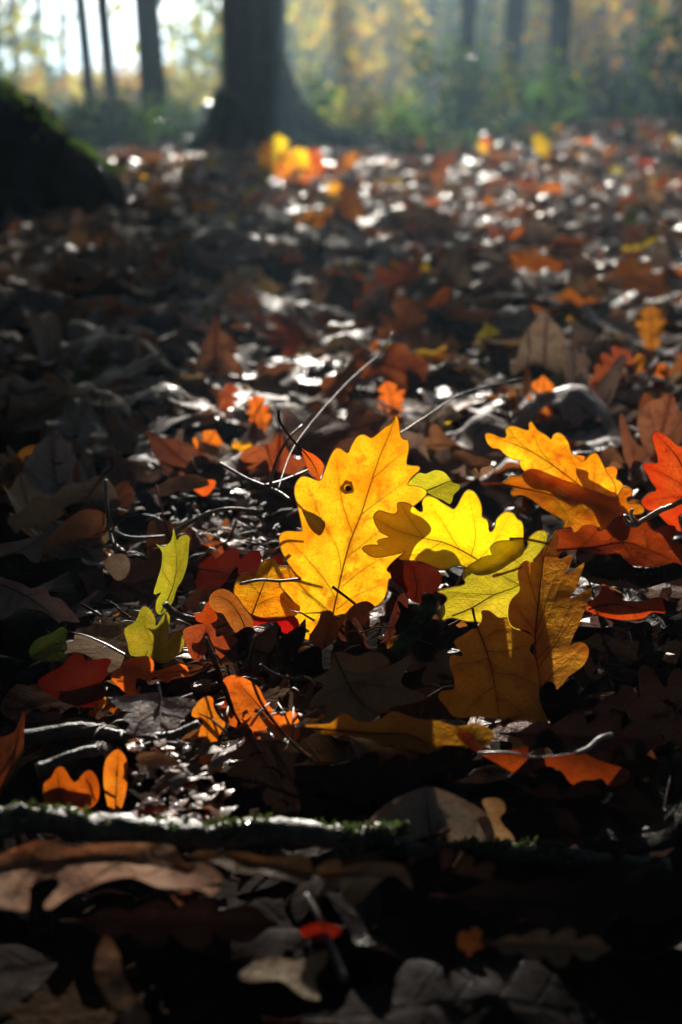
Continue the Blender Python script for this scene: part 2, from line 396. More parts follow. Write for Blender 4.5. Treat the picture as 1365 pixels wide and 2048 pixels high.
# an unseen low limb, added so that its shade falls across the near foreground
lp = [(TB.x, 5.2, .02), (-.32, 4.75, .02), (-.25, 4.62, .01), (-.19, 4.59, .02), (-.155, 4.58, .05), (-.128, 4.575, .10), (-.105, 4.57, .155), (-.07, 4.56, .19), (-.02, 4.55, .24), (.1, 4.5, .28), (.5, 4.45, .29), (1.0, 4.4, .26), (1.8, 4.3, .3), (2.6, 4.1, .3)]
lp = [Vector((x, y, (y - yg) / 2.246)) for x, y, yg in lp]
lp = catmull(lp, 5, False)
v, f = tube_geo(lp, [.078 - .02 * i / (len(lp) - 1) for i in range(len(lp))], 14, .15, 12)
link_mesh('limb', v, f, M_BARK, big)
v, f = limbs_geo((TB.x, TB.y + .12, 0), (-.012, 0), 9, .1, 9, 4, 4.5)
link_mesh('limb', v, f, M_FARBARK, big)
def box_pts(n, c, rad, seed, keep):
    g = random.Random(seed); out = []
    while len(out) < n:
        q = Vector(c) + Vector((g.uniform(-1, 1) * rad[0], g.uniform(-1, 1) * rad[1], g.uniform(-1, 1) * rad[2]))
        if keep(q): out.append(q)
    return out
def crown_pts(n, c, rad, seed, keep=None):
    g = random.Random(seed); out = []
    cl = [Vector((g.uniform(-1, 1) * rad[0], g.uniform(-1, 1) * rad[1], g.uniform(-1, 1) * rad[2])) for _ in range(max(6, n // 90))]
    while len(out) < n:
        k = g.choice(cl); p = Vector(c) + k + Vector((g.gauss(0, .12) * rad[0], g.gauss(0, .12) * rad[1], g.gauss(0, .18) * rad[2]))
        if keep is None or keep(p): out.append(p)
    return out
leaf_cloud('shade_crown', crown_pts(12000, (TB.x, 2.6, 7.0), (9.5, 8, 1.3), 8, lambda p: p.y < 10.2 and p.z > 5), .6, FM['canopy'], big, 9, .5)  # unseen crown, widened to cut the sky light from above

leaf_cloud('shade_leaves', box_pts(3600, (-.95, 5.2, 2.1), (.62, .45, 1.4), 4, lambda q: q.z > .8 + .1 * noise.noise(q * 3) and not (q.x < -.5 and 1.08 < q.z < 1.45)), .09, FM['canopy'], big, 14)  # unseen leaves added beside the trunk to shade the left ground

# the dark mossy tree at the left
LB = Vector((-1.0, 2.75, 0))
lt = empty('oak_tree', (LB.x, LB.y, 0))
tag(lt, 'black tree foot at the left edge with a moss fringed root sloping down', 'tree')
v, f = trunk_geo((LB.x, LB.y, -.02), 8, .20, .14, (-.02, .0), flare=.85, flare_h=.20, seg=36, seed=13, ridge=.10, lobes=2)
link_mesh('trunk', v, f, M_DARKBARK, lt)
rp = [at_y(-10, 175, 2.85), at_y(40, 215, 2.8), at_y(90, 265, 2.78), at_y(140, 305, 2.8), at_y(185, 332, 2.86), at_y(215, 352, 2.95)]
rp = [Vector((p.x, p.y, p.z - .15 + .115 * i / 5)) for i, p in enumerate(rp)]
v, f = tube_geo(catmull(rp, 4, False), [.155 - .121 * i / 20 for i in range(21)], 14, .22, 9)
link_mesh('root', v, f, M_DARKBARK, lt)
g = random.Random(3); mp = []
crest = catmull([at_y(-10, 175, 2.85), at_y(40, 215, 2.8), at_y(90, 265, 2.78), at_y(140, 305, 2.8), at_y(185, 332, 2.86), at_y(215, 352, 2.95)], 8, False)
for i in range(1800):
    c = Vector(g.choice(crest)); mp.append(c + Vector((g.gauss(0, .012), g.gauss(0, .014), g.gauss(.004, .007))))
tag(leaf_cloud('moss', mp, .016, FM['green'], lt, 5), kind='stuff')
v, f = limbs_geo((LB.x, LB.y, 0), (-.02, 0), 8, .14, 8, 7, 4.0)
link_mesh('limb', v, f, M_FARBARK, lt)
leaf_cloud('shade_crown', crown_pts(9000, (-.5, -3.5, 6.0), (9.5, 6.0, 1.3), 18, lambda p: p.y < 8 and p.z > 4.2), .6, FM['canopy'], lt, 19, .5)  # another oversized unseen crown, reaching behind the camera to dim the sky fill

# the trees further back: photo x of the stem, where its foot is, distance, stem width in the photo
BACK = [
 (20, 14, 9, 22, 'thin dark trunk at the far left edge against the white sky', .0),
 (203, 10, 13, 24, 'leaning thin trunk, first right of the bright gap of sky', -.03),
 (246, 9, 13, 26, 'thin trunk leaning left just beside the pair under the bright sky', -.06),
 (328, 8, 12, 50, 'stout leaning trunk standing left of the broad beam-lit trunk', -.05),
 (572, 12, 9, 22, 'slim grey trunk close behind the right side of the broad trunk', .0),
 (650, 22, 8, 30, 'dark straight trunk in the yellow leaves right of the broad trunk', .0),
 (692, 26, 9, 18, 'faint slim trunk among bright yellow-green leaves at mid frame', .01),
 (920, 9.5, 9, 30, 'dark trunk, leftmost of the three right-hand trunks', .01),
 (1010, 10.5, 9, 38, 'thickest and middle one of the three dark right-hand trunks', -.01),
 (1096, 9.0, 9, 40, 'dark trunk, rightmost of the three right-hand trunks', .0),
 (1205, 15, 8, 18, 'slim trunk amid orange leaves at the right', .01),
 (1268, 11, 8, 32, 'blurred dark trunk near the right edge below orange leaves', .0),
 (1390, 7.0, 8, 60, 'shadowy trunk just cut by the right edge', -.03),
 (110, 24, 8, 16, 'faint distant trunk below the bright sky at the left', .02),
 (440, 30, 8, 14, 'faint distant trunk half hidden by the broad trunk', .0),
 (60, 17, 8, 14, 'slender dark trunk between the far left trunk and the bright sky', .02),
 (155, 20, 9, 12, 'slender trunk rising through the middle of the bright sky gap', -.01),
 (855, 20, 8, 18, 'slender misty trunk just left of the three right-hand trunks', .0),
 (965, 24, 8, 16, 'slender trunk seen between the left and middle of the three right-hand trunks', .0),
 (1150, 20, 8, 20, 'slender trunk close to the right of the three right-hand trunks', .01),
 (740, 18, 8, 14, 'thin trunk in the bright middle of the background', -.01),
 (800, 30, 8, 20, 'pale distant trunk lost in the misty yellow leaves', .0),
]
for i, (px, Y, h, wpx, lab, lean) in enumerate(BACK):
    x = (px - 682.5) / FPX * Y; r = wpx / FPX * Y / 2
    z = gz(x, Y)
    t = empty('tree', (x, Y, z)); tag(t, lab, 'tree', 'trees standing behind the clearing')
    v, f = trunk_geo((x, Y, z - .05), h, r, r * .7, (lean, 0), .45, .12, 14, 40 + i, .08, 4)
    link_mesh('trunk', v, f, M_FARBARK, t)
    v, f = limbs_geo((x, Y, z), (lean, 0), h, r, 5, 60 + i, 1.6, .5)
    link_mesh('limb', v, f, M_FARBARK, t)
    cx = x + (-1.8 if x < .3 else 1.6)
    if px == 650:
        leaf_cloud('shade_crown', crown_pts(2700, (.05, Y + 1.2, h + 1.0), (1.9, 2.8, 1.8), 5, lambda p: p.y - 2.246 * p.z > 1.15 and not 3.0 < p.y - 2.246 * p.z < 4.9), .14, FM['yellow'], t, 6)  # unseen crown placed to dapple the sunlit litter, with gaps left open
        continue
    leaf_cloud('shade_crown', crown_pts(2600 if px > 850 else 1300, (cx, Y + .5, h - .4), (2.6, 2.4, 1.6), 80 + i, lambda p: p.z > 2.6 and not (-1.8 < p.x < 1.4 and -.3 < p.y - 2.246 * p.z < 5.6)), .24, FM['yellow' if i % 2 else 'yellowgreen'], t, 90 + i)  # unseen crowns, denser at right to shade the misty background

# saplings and bushes of the undergrowth: px, distance, base height, height, width (m), colour, count, leaf size
UND = [
 (905, 6.6, 0, .42, .32, 'green', 420, .05, 'fresh green bush below the leftmost right-hand trunk'),
 (965, 7.2, 0, .40, .36, 'yellowgreen', 360, .05, 'light green bush below the middle right-hand trunk'),
 (1090, 7.4, 0, .36, .5, 'green', 420, .05, 'low green bush at the foot of the rightmost dark trunk'),
 (1200, 6.8, 0, .32, .5, 'darkgreen', 420, .05, 'dim dark green bush right of the three trunks'),
 (1320, 5.9, 0, .55, .5, 'darkgreen', 500, .05, 'dark bush filling the right edge above the leaves'),
 (300, 6.4, 0, .22, .5, 'green', 420, .045, 'low dull green bush left of the broad trunk'),
 (190, 6.0, 0, .24, .45, 'darkgreen', 420, .045, 'dim undergrowth bush behind the mossy root'),
 (640, 7.0, 0, .30, .30, 'green', 300, .045, 'mossy green bush behind the long right root'),
 (720, 7.6, 0, .24, .5, 'yellowgreen', 300, .045, 'pale green bush in the mist right of the broad trunk'),
 (820, 7.8, 0, .24, .5, 'green', 300, .045, 'misty low bush between broad trunk and the right-hand trunks'),
 (590, 16, .2, 1.1, 1.5, 'yellowgreen', 700, .08, 'yellow-green sapling right behind the broad trunk'),
 (760, 14, .1, 1.1, 1.5, 'yellow', 620, .08, 'glowing yellow sapling in the middle of the background'),
 (850, 17, .3, 1.2, 1.6, 'yellowgreen', 620, .085, 'pale yellow-green sapling left of the three dark trunks'),
 (1150, 13, .2, 1.2, 1.3, 'yellow', 620, .08, 'amber sapling right of the rightmost dark trunk'),
 (1290, 14, .2, 1.3, 1.7, 'orange', 700, .08, 'orange-leaved sapling in the upper right corner'),
 (1360, 10, .1, .9, .9, 'yellow', 360, .06, 'yellow-leaved sapling cut by the right edge'),
 (960, 19, .1, 1.4, 1.6, 'green', 520, .085, 'grey-green sapling between the dark trunks'),
 (60, 15, .3, .8, 1.1, 'yellowgreen', 420, .07, 'green-leaved sapling at the far left'),
 (230, 17, .05, .55, 1.9, 'orange', 520, .07, 'orange bushes under the bright sky gap'),
 (390, 18, .1, .9, .9, 'yellowgreen', 420, .07, 'yellow-green sapling just left of the broad trunk'),
 (150, 20, .9, .9, 2.2, 'darkgreen', 260, .09, 'thin hanging leaves against the bright sky'),
 (350, 14, .8, .5, .7, 'yellowgreen', 120, .06, 'sparse leafy branch over the stout leaning trunk'),
]
for i, (px, Y, z0, h, w, col, n, ls, lab) in enumerate(UND):
    x = (px - 682.5) / FPX * Y; b = Vector((x, Y, gz(x, Y)))
    t = empty('bush' if h < .6 else 'sapling', b); tag(t, lab, 'bush' if h < .6 else 'young tree', 'undergrowth behind the clearing')
    g = random.Random(200 + i); pts = []; VS, FS = [], []
    twigs = []
    for k in range(9):
        a = g.uniform(0, 6.28); tip = b + Vector((math.cos(a) * w * .5 * g.uniform(.3, 1), math.sin(a) * w * .5 * g.uniform(.3, 1), z0 + h * g.uniform(.5, 1)))
        mid = (b + tip) / 2 + Vector((g.gauss(0, .06), g.gauss(0, .06), z0 * .2)) * max(h, .3)
        st = catmull([b, mid, tip], 4, False); twigs.append(st)
        v, f = tube_geo(st, [.006 * max(h, .4) * (1.2 - s / 9) for s in range(len(st))], 4); q = len(VS); VS += v; FS += [tuple(q + e for e in ff) for ff in f]
    for k in range(n):
        st = g.choice(twigs); c = Vector(st[min(len(st) - 1, int(len(st) * (g.random() ** .6)))])
        c = c + Vector((g.gauss(0, w * .12), g.gauss(0, w * .12), g.gauss(0, h * .12)))
        if c.z > b.z + .02: pts.append(c)
    link_mesh('stem', VS, FS, M_FARBARK, t)
    leaf_cloud('foliage', pts, ls, FM[col], t, 300 + i)

# the wood beyond, one mass of leaves with a gap to the open sky at the upper left
g = random.Random(77); fw = {k: [] for k in ('yellowgreen', 'yellow', 'orange', 'green', 'darkgreen')}
cl = []
for i in range(420):
    Y = g.uniform(20, 60); px = g.uniform(-500, 1900)
    cl.append((px, Y))
for px, Y in cl:
    x = (px - 682.5) / FPX * Y
    gap = -30 < px < 450
    hmax = Y * (.012 if gap else .13)
    col = g.choice(['yellowgreen', 'yellowgreen', 'green', 'yellow', 'darkgreen']) if px < 1080 else g.choice(['orange', 'yellow', 'orange', 'darkgreen', 'yellowgreen'])
    for k in range(160):
        fw[col].append(Vector((x + g.gauss(0, .8), Y + g.gauss(0, 1.0), abs(g.uniform(0, 1)) * hmax)))
for i in range(130):                                 # taller leaf clumps added at the right to keep the wood in half shade
    Y = g.uniform(24, 50); x = g.uniform(.09, .42) * Y; zc = g.uniform(3.2, 11)
    for k in range(150): fw['yellow' if i % 3 == 0 else 'green'].append(Vector((x + g.gauss(0, 1.5), Y + g.gauss(0, 1.2), max(.5, zc + g.gauss(0, 1.3)))))
for i in range(260):                                # unseen ring of dark foliage added at sides and behind to block sky light
    a = g.uniform(.62, 2 * math.pi - .62); rr = g.uniform(8, 14)
    x, Y = math.sin(a) * rr * 1.15, math.cos(a) * rr + 1.0
    for k in range(70):
        fw['darkgreen'].append(Vector((x + g.gauss(0, .9), Y + g.gauss(0, .9), g.uniform(0, 5.5))))
fo = None; VSS, FSS, MI = [], [], []
mats = list(fw)
for mi, k in enumerate(mats):
    for p in fw[k]:
        s = (.28 if p.y > 16 else .5) * g.uniform(.6, 1.4); ax = Vector((g.gauss(0, 1), g.gauss(0, 1), g.gauss(0, 1))).normalized(); sd = ax.orthogonal().normalized(); b = len(VSS)
        VSS += [p, p + ax * s * .5 + sd * s * .3, p + ax * s, p + ax * s * .5 - sd * s * .3]; FSS.append((b, b + 1, b + 2, b + 3)); MI.append(mi)
fo = link_mesh('far_woods', VSS, FSS, None, None, False)
for k in mats: fo.data.materials.append(FM[k])
fo.data.polygons.foreach_set('material_index', MI)
tag(fo, kind='stuff')

# low green ground cover between the litter's edge and the wood
g = random.Random(99); pts = []
for i in range(9000):
    Y = 4.9 + 14 * g.random() ** 1.5; x = g.uniform(-.34, .34) * Y
    dens = noise.noise(Vector((x * 1.1, Y * .9, 4)))
    if dens < -.15 + max(0, 6.2 - Y) * .35: continue
    pts.append(Vector((x, Y, gz(x, Y) + abs(g.gauss(0, .05)) * (1 + max(0, dens) * 2.5) * min(1, .3 + max(0, Y - 5.3) * .4))))
tag(leaf_cloud('undergrowth', pts, .055, FM['darkgreen'], None, 44), kind='stuff')
# ------------------------------------------------------------------ oak leaf shapes for the litter
def oak_outline(g, per=3):
    """outline of a lobed oak leaf, u 0..1 along its length, v across; rounded lobes, narrow foot, widest past the middle"""
    nl = g.choice([4, 4, 5]); pts_r, pts_l = [], []
    for sgn, acc in ((1, pts_r), (-1, pts_l)):
        acc.append((0.0, .012 * sgn))
        for k in range(nl):
            t = (k + .5) / nl; env = .10 + .24 * math.sin(math.pi * min(1, t * .95 + .02)) ** .9 * (.55 + .6 * t)
            u0 = .10 + .80 * (k / nl); u1 = .10 + .80 * ((k + 1) / nl)
            e = env * g.uniform(.85, 1.15); sinus = env * g.uniform(.40, .6)
            acc.append((u0 + (u1 - u0) * .05, sinus * (.5 if k == 0 else 1) * sgn))
            acc.append((u0 + (u1 - u0) * .45, e * .92 * sgn)); acc.append((u0 + (u1 - u0) * .80, e * 1.0 * sgn)); acc.append((u0 + (u1 - u0) * 1.0, e * .78 * sgn))
        acc.append((.945, .075 * sgn))
    return catmull(pts_r + [(1.0, 0.0)] + pts_l[::-1], per)
def shape_leaf(v2, g, L, curl):
    """bend flat leaf coordinates into a dry leaf; returns function (u,v)->(x,y,z)"""
    bend, cup, tw = g.uniform(-.5, .9) * curl, g.uniform(-.6, 1.6) * curl, g.uniform(-.7, .7) * curl
    ph, wv = g.uniform(0, 6), g.uniform(.02, .06) * curl; s = g.uniform(0, 100)
    def fn(u, v):
        z = bend * (u - .5) ** 2 + cup * v * v + tw * (u - .5) * v + wv * math.sin(u * 17 + ph) * abs(v) * 3
        z += .05 * curl * noise.noise(Vector((u * 4 + s, v * 5, 0))) + .018 * noise.noise(Vector((u * 13 + s, v * 14, 3)))
        return Vector(((u - .5) * L, v * L * (1 - .25 * abs(cup) * abs(v)), z * L))
    return fn
def leaf_template(seed, step, curl, per):
    g = random.Random(seed); kind = 'oval' if seed % 5 == 3 else 'oak'
    if kind == 'oval':
        w = g.uniform(.24, .33); rt = [(u, w * math.sin(math.pi * u ** .85) ** .8 * g.uniform(.93, 1.05) + .01) for u in (.0, .06, .14, .24, .36, .5, .64, .77, .88, .95)]
        ol = catmull(rt + [(1.0, 0)] + [(u, -v * g.uniform(.95, 1.05)) for u, v in rt[::-1]], per)
    else: ol = oak_outline(g, per)
    s_ = g.uniform(0, 50)
    ol = [(u + .018 * noise.noise(Vector((u * 14, v * 14, s_))), v * (1 + .10 * noise.noise(Vector((u * 11, v * 11, s_ + 5))))) for u, v in ol]
    v2, fs = fill(ol, step, .2, g)
    fn = shape_leaf(v2, g, 1.0, curl)
    V = np.array([tuple(fn(*p)) for p in v2]); UV = np.array([(p[0], p[1] + .5) for p in v2])
    rib = [tuple(fn(u, 0.0) + Vector((0, 0, .004))) for u in (.0, .15, .3, .45, .6, .75, .9)]
    d = Vector(rib[0]) - Vector(rib[1]); pet = [tuple(Vector(rib[0]) + d * (k * .45) + Vector((0, .02 * k * g.uniform(-1, 1), .01 * k * k * g.uniform(-1, 2)))) for k in (2, 1)]
    return V, fs, UV, pet + rib, kind
T_HI = [leaf_template(100 + i, .075, (.6, 1.0, 1.5, 2.1)[i % 4], 3) for i in range(20)]
T_LO = [leaf_template(300 + i, .15, (.6, 1.1, 1.6, 2.2)[i % 4], 2) for i in range(14)]

def leaf_mesh_data(name, V, fs, UV, mat):
    me = bpy.data.meshes.new(name); me.from_pydata([tuple(p) for p in V], [], fs); me.update()
    me.materials.append(mat); me.polygons.foreach_set('use_smooth', [True] * len(me.polygons))
    ul = me.uv_layers.new(name='UVMap'); li = np.zeros(len(me.loops), int); me.loops.foreach_get('vertex_index', li)
    ul.data.foreach_set('uv', np.asarray(UV)[li].astype(np.float32).ravel()); return me

HAND = []          # (px box, name phrase) of the leaves built one by one, for labels and spacing
# ------------------------------------------------------------------ leaves built one by one from their outlines
def zoomed(x0, y0, s): return lambda pts: [(x0 + x / s, y0 + y / s) for x, y in pts]
Z4 = zoomed(500, 800, 2.9674); Z5 = zoomed(850, 800, 2.6505); Z7 = zoomed(0, 1350, 1.95); Z8 = zoomed(550, 1200, 1.82)
R1 = zoomed(720, 920, 3.4125); R2 = zoomed(860, 1040, 4.0147); R3 = zoomed(940, 820, 3.2118); R4 = zoomed(200, 1040, 3.25)
R5 = zoomed(0, 1200, 3.25); R7 = zoomed(0, 940, 3.25); R8 = zoomed(0, 1560, 1.5872); PX = lambda p: p
class Sheet:
    """the curved surface on which a leaf's outline lies: a leaning plane through an anchor, with bends of its own"""
    def __init__(s, anchor, lean, yaw, mid, fold, bend, ripple, seed):
        s.A = anchor; s.n = Vector((math.sin(yaw) * math.cos(lean), -math.cos(yaw) * math.cos(lean), math.sin(lean)))
        s.ax = Vector((math.cos(yaw), math.sin(yaw), 0)); s.up = s.n.cross(s.ax) * -1
        if s.up.z < 0: s.up = -s.up
        s.mid, s.fold, s.bend, s.rip, s.seed = mid, fold, bend, ripple, seed
    def at(s, px, py, lift=0.0):
        r = ray(px, py); dn = s.n.dot(r); t = s.n.dot(s.A - CAMP) / dn
        t = min(max(t, .2), 2.0)
        P = CAMP + r * t - s.A; a, b = P.dot(s.ax), P.dot(s.up)
        d = 0.0
        if s.mid: d += s.fold * float(seg_dist([(px, py)], s.mid)[0]) * t / FPX
        d += s.bend * b * abs(b) * 8
        d += s.rip * (noise.noise(Vector((a * 38, b * 38, s.seed * 3.3))) + .45 * noise.noise(Vector((a * 95, b * 95, s.seed * 1.7))))
        t -= (d + lift) / max(abs(dn), .4)
        return CAMP + r * t
def hand_leaf(label, outline, mat, lean=15, yaw=0, Y=None, z=None, mid=None, veins=(), res=10, fold=.15, bend=0.0, ripple=.0012,
              petiole=None, vmat=None, vw=1.0, lit_margin=False, cat='leaf', per=3, short=None):
    ol = catmull(outline, per)
    low = max(ol, key=lambda p: p[1])
    anchor = at_y(low[0], low[1], Y) if Y else at_z(low[0], low[1], .004 if z is None else z)
    sh = Sheet(anchor, R(lean), R(yaw), catmull(mid, 3, False) if mid else None, fold, bend, ripple, len(HAND) + 1)
    v2, fs = fill(ol, res)
    V = [sh.at(*p) for p in v2]
    root = empty('oak_leaf', anchor); tag(root, label, cat, 'fallen leaves')
    me = bpy.data.meshes.new('blade'); me.from_pydata([tuple(p - anchor) for p in V], [], fs); me.update()
    me.materials.append(LM[mat]); me.polygons.foreach_set('use_smooth', [True] * len(me.polygons))
    bl = bpy.data.objects.new('blade', me); COL.objects.link(bl); bl.parent = root
    vl = np.zeros(len(v2))
    if mid:
        vl = np.maximum(vl, np.exp(-(seg_dist(v2, catmull(mid, 3, False)) / 9) ** 2) * .6)
        for w in veins: vl = np.maximum(vl, np.exp(-(seg_dist(v2, catmull(w, 3, False)) / 6) ** 2) * .4)
    eg = np.exp(-(seg_dist(v2, ol + [ol[0]]) / 17) ** 2)
    for nm, arr in (('vein', vl), ('edge', eg), ('traced', np.ones(len(v2)))):
        at = me.attributes.new(nm, 'FLOAT', 'POINT'); at.data.foreach_set('value', np.asarray(arr, np.float32))
    def rib(name, pl, w0, w1, m):
        pl = catmull(pl, 3, False); n = len(pl)
        pts = [sh.at(x, y, .0003) for x, y in pl]; k = anchor.length * 0 + (anchor - CAMP).length / FPX
        v, f = tube_geo(pts, [(w0 + (w1 - w0) * i / (n - 1)) * k for i in range(n)], 5)
        link_mesh(name, v, f, m, root)
    vm = vmat or M_VEIN
    if lit_margin:
        k = (anchor - CAMP).length / FPX
        pts = [sh.at(x, y, 0) for x, y in ol]; pts += pts[:2]
        v, f = tube_geo(pts, .95 * k, 5); link_mesh('lit_margin', v, f, M_LITMARGIN, root)
    if mid: rib('midrib', mid, 2.0 * vw, .45 * vw, vm)
    for w in veins: rib('side_vein', w, .8 * vw, .25 * vw, vm)
    if petiole:
        pl = catmull(petiole, 4, False); n = len(pl)
        pts = [sh.at(x, y, .0004) for x, y in pl]; k = (anchor - CAMP).length / FPX
        v, f = tube_geo(pts, [(3.2 - .8 * i / n) * vw * k for i in range(n)], 6, .15)
        link_mesh('petiole', v, f, vm, root)
    xs = [p[0] for p in ol]; ys = [p[1] for p in ol]
    HAND.append((min(xs), min(ys), max(xs), max(ys), short or label, root, anchor))
    return root, sh
# --- the lit group in the middle
A, shA = hand_leaf('tall upright golden-yellow oak leaf glowing in the sun with a dark round spot',
  Z4([(340,1425),(300,1385),(262,1300),(262,1255),(295,1245),(270,1210),(235,1165),(190,1115),(183,1085),(200,1070),(300,1075),(235,980),(190,900),(173,830),(185,795),(215,778),(300,778),(310,760),(285,640),(265,555),(270,500),(300,458),(340,455),(415,478),(440,430),(475,340),(510,288),(545,292),(582,315),(605,265),(640,215),(680,205),(722,225),(770,190),(805,160),(845,135),(868,88),(885,130),(897,215),(920,235),(940,240),(945,290),(930,375),(965,390),(1000,392),(1008,415),(960,460),(938,505),(1000,512),(1045,535),(1048,560),(1010,600),(960,640),(925,690),(900,760),(890,830),(905,880),(915,905),(870,940),(825,985),(815,1015),(865,1045),(825,1065),(815,1130),(790,1190),(740,1225),(690,1195),(640,1210),(575,1260),(555,1320),(490,1385),(420,1400)]),
  'golden', lit_margin=True, lean=14, yaw=4, Y=.560, res=6, fold=-.10, bend=.4, ripple=.0013,
  mid=Z4([(470,1420),(500,1240),(520,1150),(550,1010),(600,830),(660,680),(720,490),(770,340),(830,200),(866,100)]),
  veins=[Z4(q) for q in ([(542,1010),(520,880),(430,720),(340,500)],[(610,790),(560,650),(530,500),(515,320)],[(505,1170),(440,1060),(300,900),(200,810)],[(470,1255),(400,1190),(300,1130),(220,1085)],
   [(580,930),(680,850),(780,770)],[(545,1110),(680,1000),(800,930)],[(510,1245),(650,1150),(800,1090)],[(660,680),(820,560),(940,470)],[(725,470),(840,370),(930,300)])],
  vw=.9, short='the tall golden leaf')
def disc(name, sh, cx, cy, rad, lift, mat, parent, seed, inner=0):
    g = random.Random(seed); n = 14; vs = []; fs = []
    for k in range(n):
        a = 6.283 * k / n; q = g.uniform(.85, 1.15); vs.append(sh.at(cx + math.cos(a) * rad * q, cy + math.sin(a) * rad * q, lift))
    if inner:
        for k in range(n): a = 6.283 * k / n; vs.append(sh.at(cx + math.cos(a) * inner, cy + math.sin(a) * inner, lift + .0002))
        fs = [(k, (k + 1) % n, n + (k + 1) % n, n + k) for k in range(n)]
    else: vs.append(sh.at(cx, cy, lift + .0003)); fs = [(k, (k + 1) % n, n) for k in range(n)]
    return link_mesh(name, vs, fs, mat, parent)
disc('gall_ring', shA, 695, 975, 14, .0004, M_SPOTRING, A, 1, inner=6)
disc('gall_core', shA, 697, 977, 6.5, .0005, M_SPOTCORE, A, 2)

hand_leaf('brilliant lemon-yellow oak leaf resting against the right side of the golden leaf',
  R1([(95,395),(100,370),(135,345),(190,362),(240,368),(262,340),(255,305),(275,288),(320,292),(370,320),(405,350),(430,345),(425,290),(440,258),(470,245),(520,262),(560,290),(610,320),(640,335),(665,310),(690,260),(715,220),(745,203),(785,220),(820,275),(835,330),(835,385),(865,405),(880,440),(882,480),(900,490),(920,460),(930,410),(965,370),(1005,352),(1050,365),(1075,400),(1105,420),(1118,460),(1118,530),(1105,600),(1000,680),(900,730),(800,760),(740,735),(660,720),(575,750),(480,720),(400,690),(270,680),(300,640),(310,622),(260,640),(120,665),(60,645),(15,605),(60,580),(130,580),(118,555),(150,540),(200,525),(140,490),(105,430)]),
  'lemon', lit_margin=True, lean=22, yaw=-8, Y=.540, res=8, fold=.10, bend=.2, ripple=.0022,
  mid=R1([(820,690),(680,610),(560,560),(440,535),(250,480),(110,400)]),
  veins=[R1(q) for q in ([(680,610),(560,420),(480,300)],[(760,655),(790,500),(745,230)],[(810,680),(920,560),(1020,380)],[(440,535),(340,400),(290,310)],[(560,560),(420,640),(300,650)])], vw=.7, short='the lemon-yellow leaf')
hand_leaf('olive-yellow oak leaf leaning in shade between lemon leaf and folded brown leaf',
  R2([(490,215),(520,185),(560,170),(640,165),(700,165),(755,175),(760,240),(790,200),(785,160),(830,110),(880,85),(930,90),(945,130),(930,190),(900,240),(850,300),(830,330),(850,420),(800,560),(740,700),(730,860),(690,1020),(560,1060),(450,960),(400,825),(300,815),(180,785),(100,800),(80,740),(100,690),(140,640),(120,600),(60,575),(130,550),(280,515),(265,465),(270,420),(310,370),(380,325),(450,290),(500,280),(490,250)]),
  'olive', lit_margin=True, lean=28, yaw=-10, Y=.522, res=8, fold=-.12, bend=.2, ripple=.0016,
  mid=R2([(180,770),(330,710),(520,600),(720,520),(860,330),(930,130)]),
  veins=[R2(q) for q in ([(520,600),(300,590),(150,580)],[(720,520),(480,410),(300,470)],[(800,420),(680,320),(520,230)])], vw=.8, short='the olive leaf')
hand_leaf('tall folded brown oak leaf with a silvery tip, standing right of the olive leaf',
  R2([(1015,80),(1035,130),(1025,200),(1020,290),(1060,310),(1140,270),(1145,320),(1095,440),(1230,345),(1235,380),(1180,540),(1130,630),(1290,550),(1290,600),(1230,760),(1190,860),(1150,940),(1130,1010),(1160,990),(1220,980),(1270,1020),(1275,1080),(1240,1160),(1170,1220),(1110,1260),(1070,1320),(1040,1420),(1140,1415),(1040,1450),(960,1500),(900,1560),(880,1400),(860,1250),(840,1100),(835,1000),(800,900),(690,870),(640,820),(630,720),(660,630),(720,570),(715,500),(705,440),(720,370),(770,325),(830,340),(870,290),(940,200),(980,130)]),
  'ochre', lean=56, yaw=10, Y=.472, res=8, fold=.22, bend=.0, ripple=.0016,
  mid=R2([(900,1540),(880,1300),(850,1080),(850,900),(880,600),(905,400),(930,250),(1010,100)]),
  veins=[R2(q) for q in ([(850,1000),(980,720),(1130,300)],[(860,1120),(1040,900),(1225,400)],[(890,1350),(1080,1150),(1250,1020)],[(855,900),(940,650),(1020,420)],[(870,700),(800,480),(770,340)],[(850,900),(740,760),(670,650)],[(865,1200),(1100,860),(1270,590)])], vw=1.1, vmat=M_DARKVEIN, short='the folded brown leaf')
hand_leaf('broad dim ochre oak leaf standing upright in shade in front of the olive leaf',
  R2([(415,730),(470,725),(510,750),(560,785),(620,780),(650,850),(700,880),(770,900),(840,960),(800,1040),(850,1120),(880,1300),(880,1450),(950,1640),(800,1620),(700,1600),(600,1610),(500,1590),(350,1580),(240,1590),(170,1560),(130,1500),(70,1430),(90,1380),(150,1365),(200,1350),(190,1240),(165,1190),(160,1110),(190,1085),(250,1095),(262,1075),(215,1020),(195,980),(220,950),(290,910),(340,875),(370,870),(410,820),(420,780)]),
  'ochre', lean=48, yaw=-6, Y=.458, res=8, fold=-.12, bend=-.3, ripple=.0022,
  mid=R2([(375,850),(430,980),(490,1170),(530,1380),(560,1600)]),
  veins=[R2(q) for q in ([(450,1050),(600,1060),(780,1000)],[(505,1230),(700,1250),(860,1330)],[(470,1110),(330,1150),(200,1160)],[(515,1340),(380,1440),(280,1560)],[(420,960),(520,900),(640,870)],[(540,1450),(640,1460),(760,1580)])],
  petiole=R2([(345,715),(360,790),(380,860)]), vmat=M_DARKVEIN, short='the dim ochre leaf')
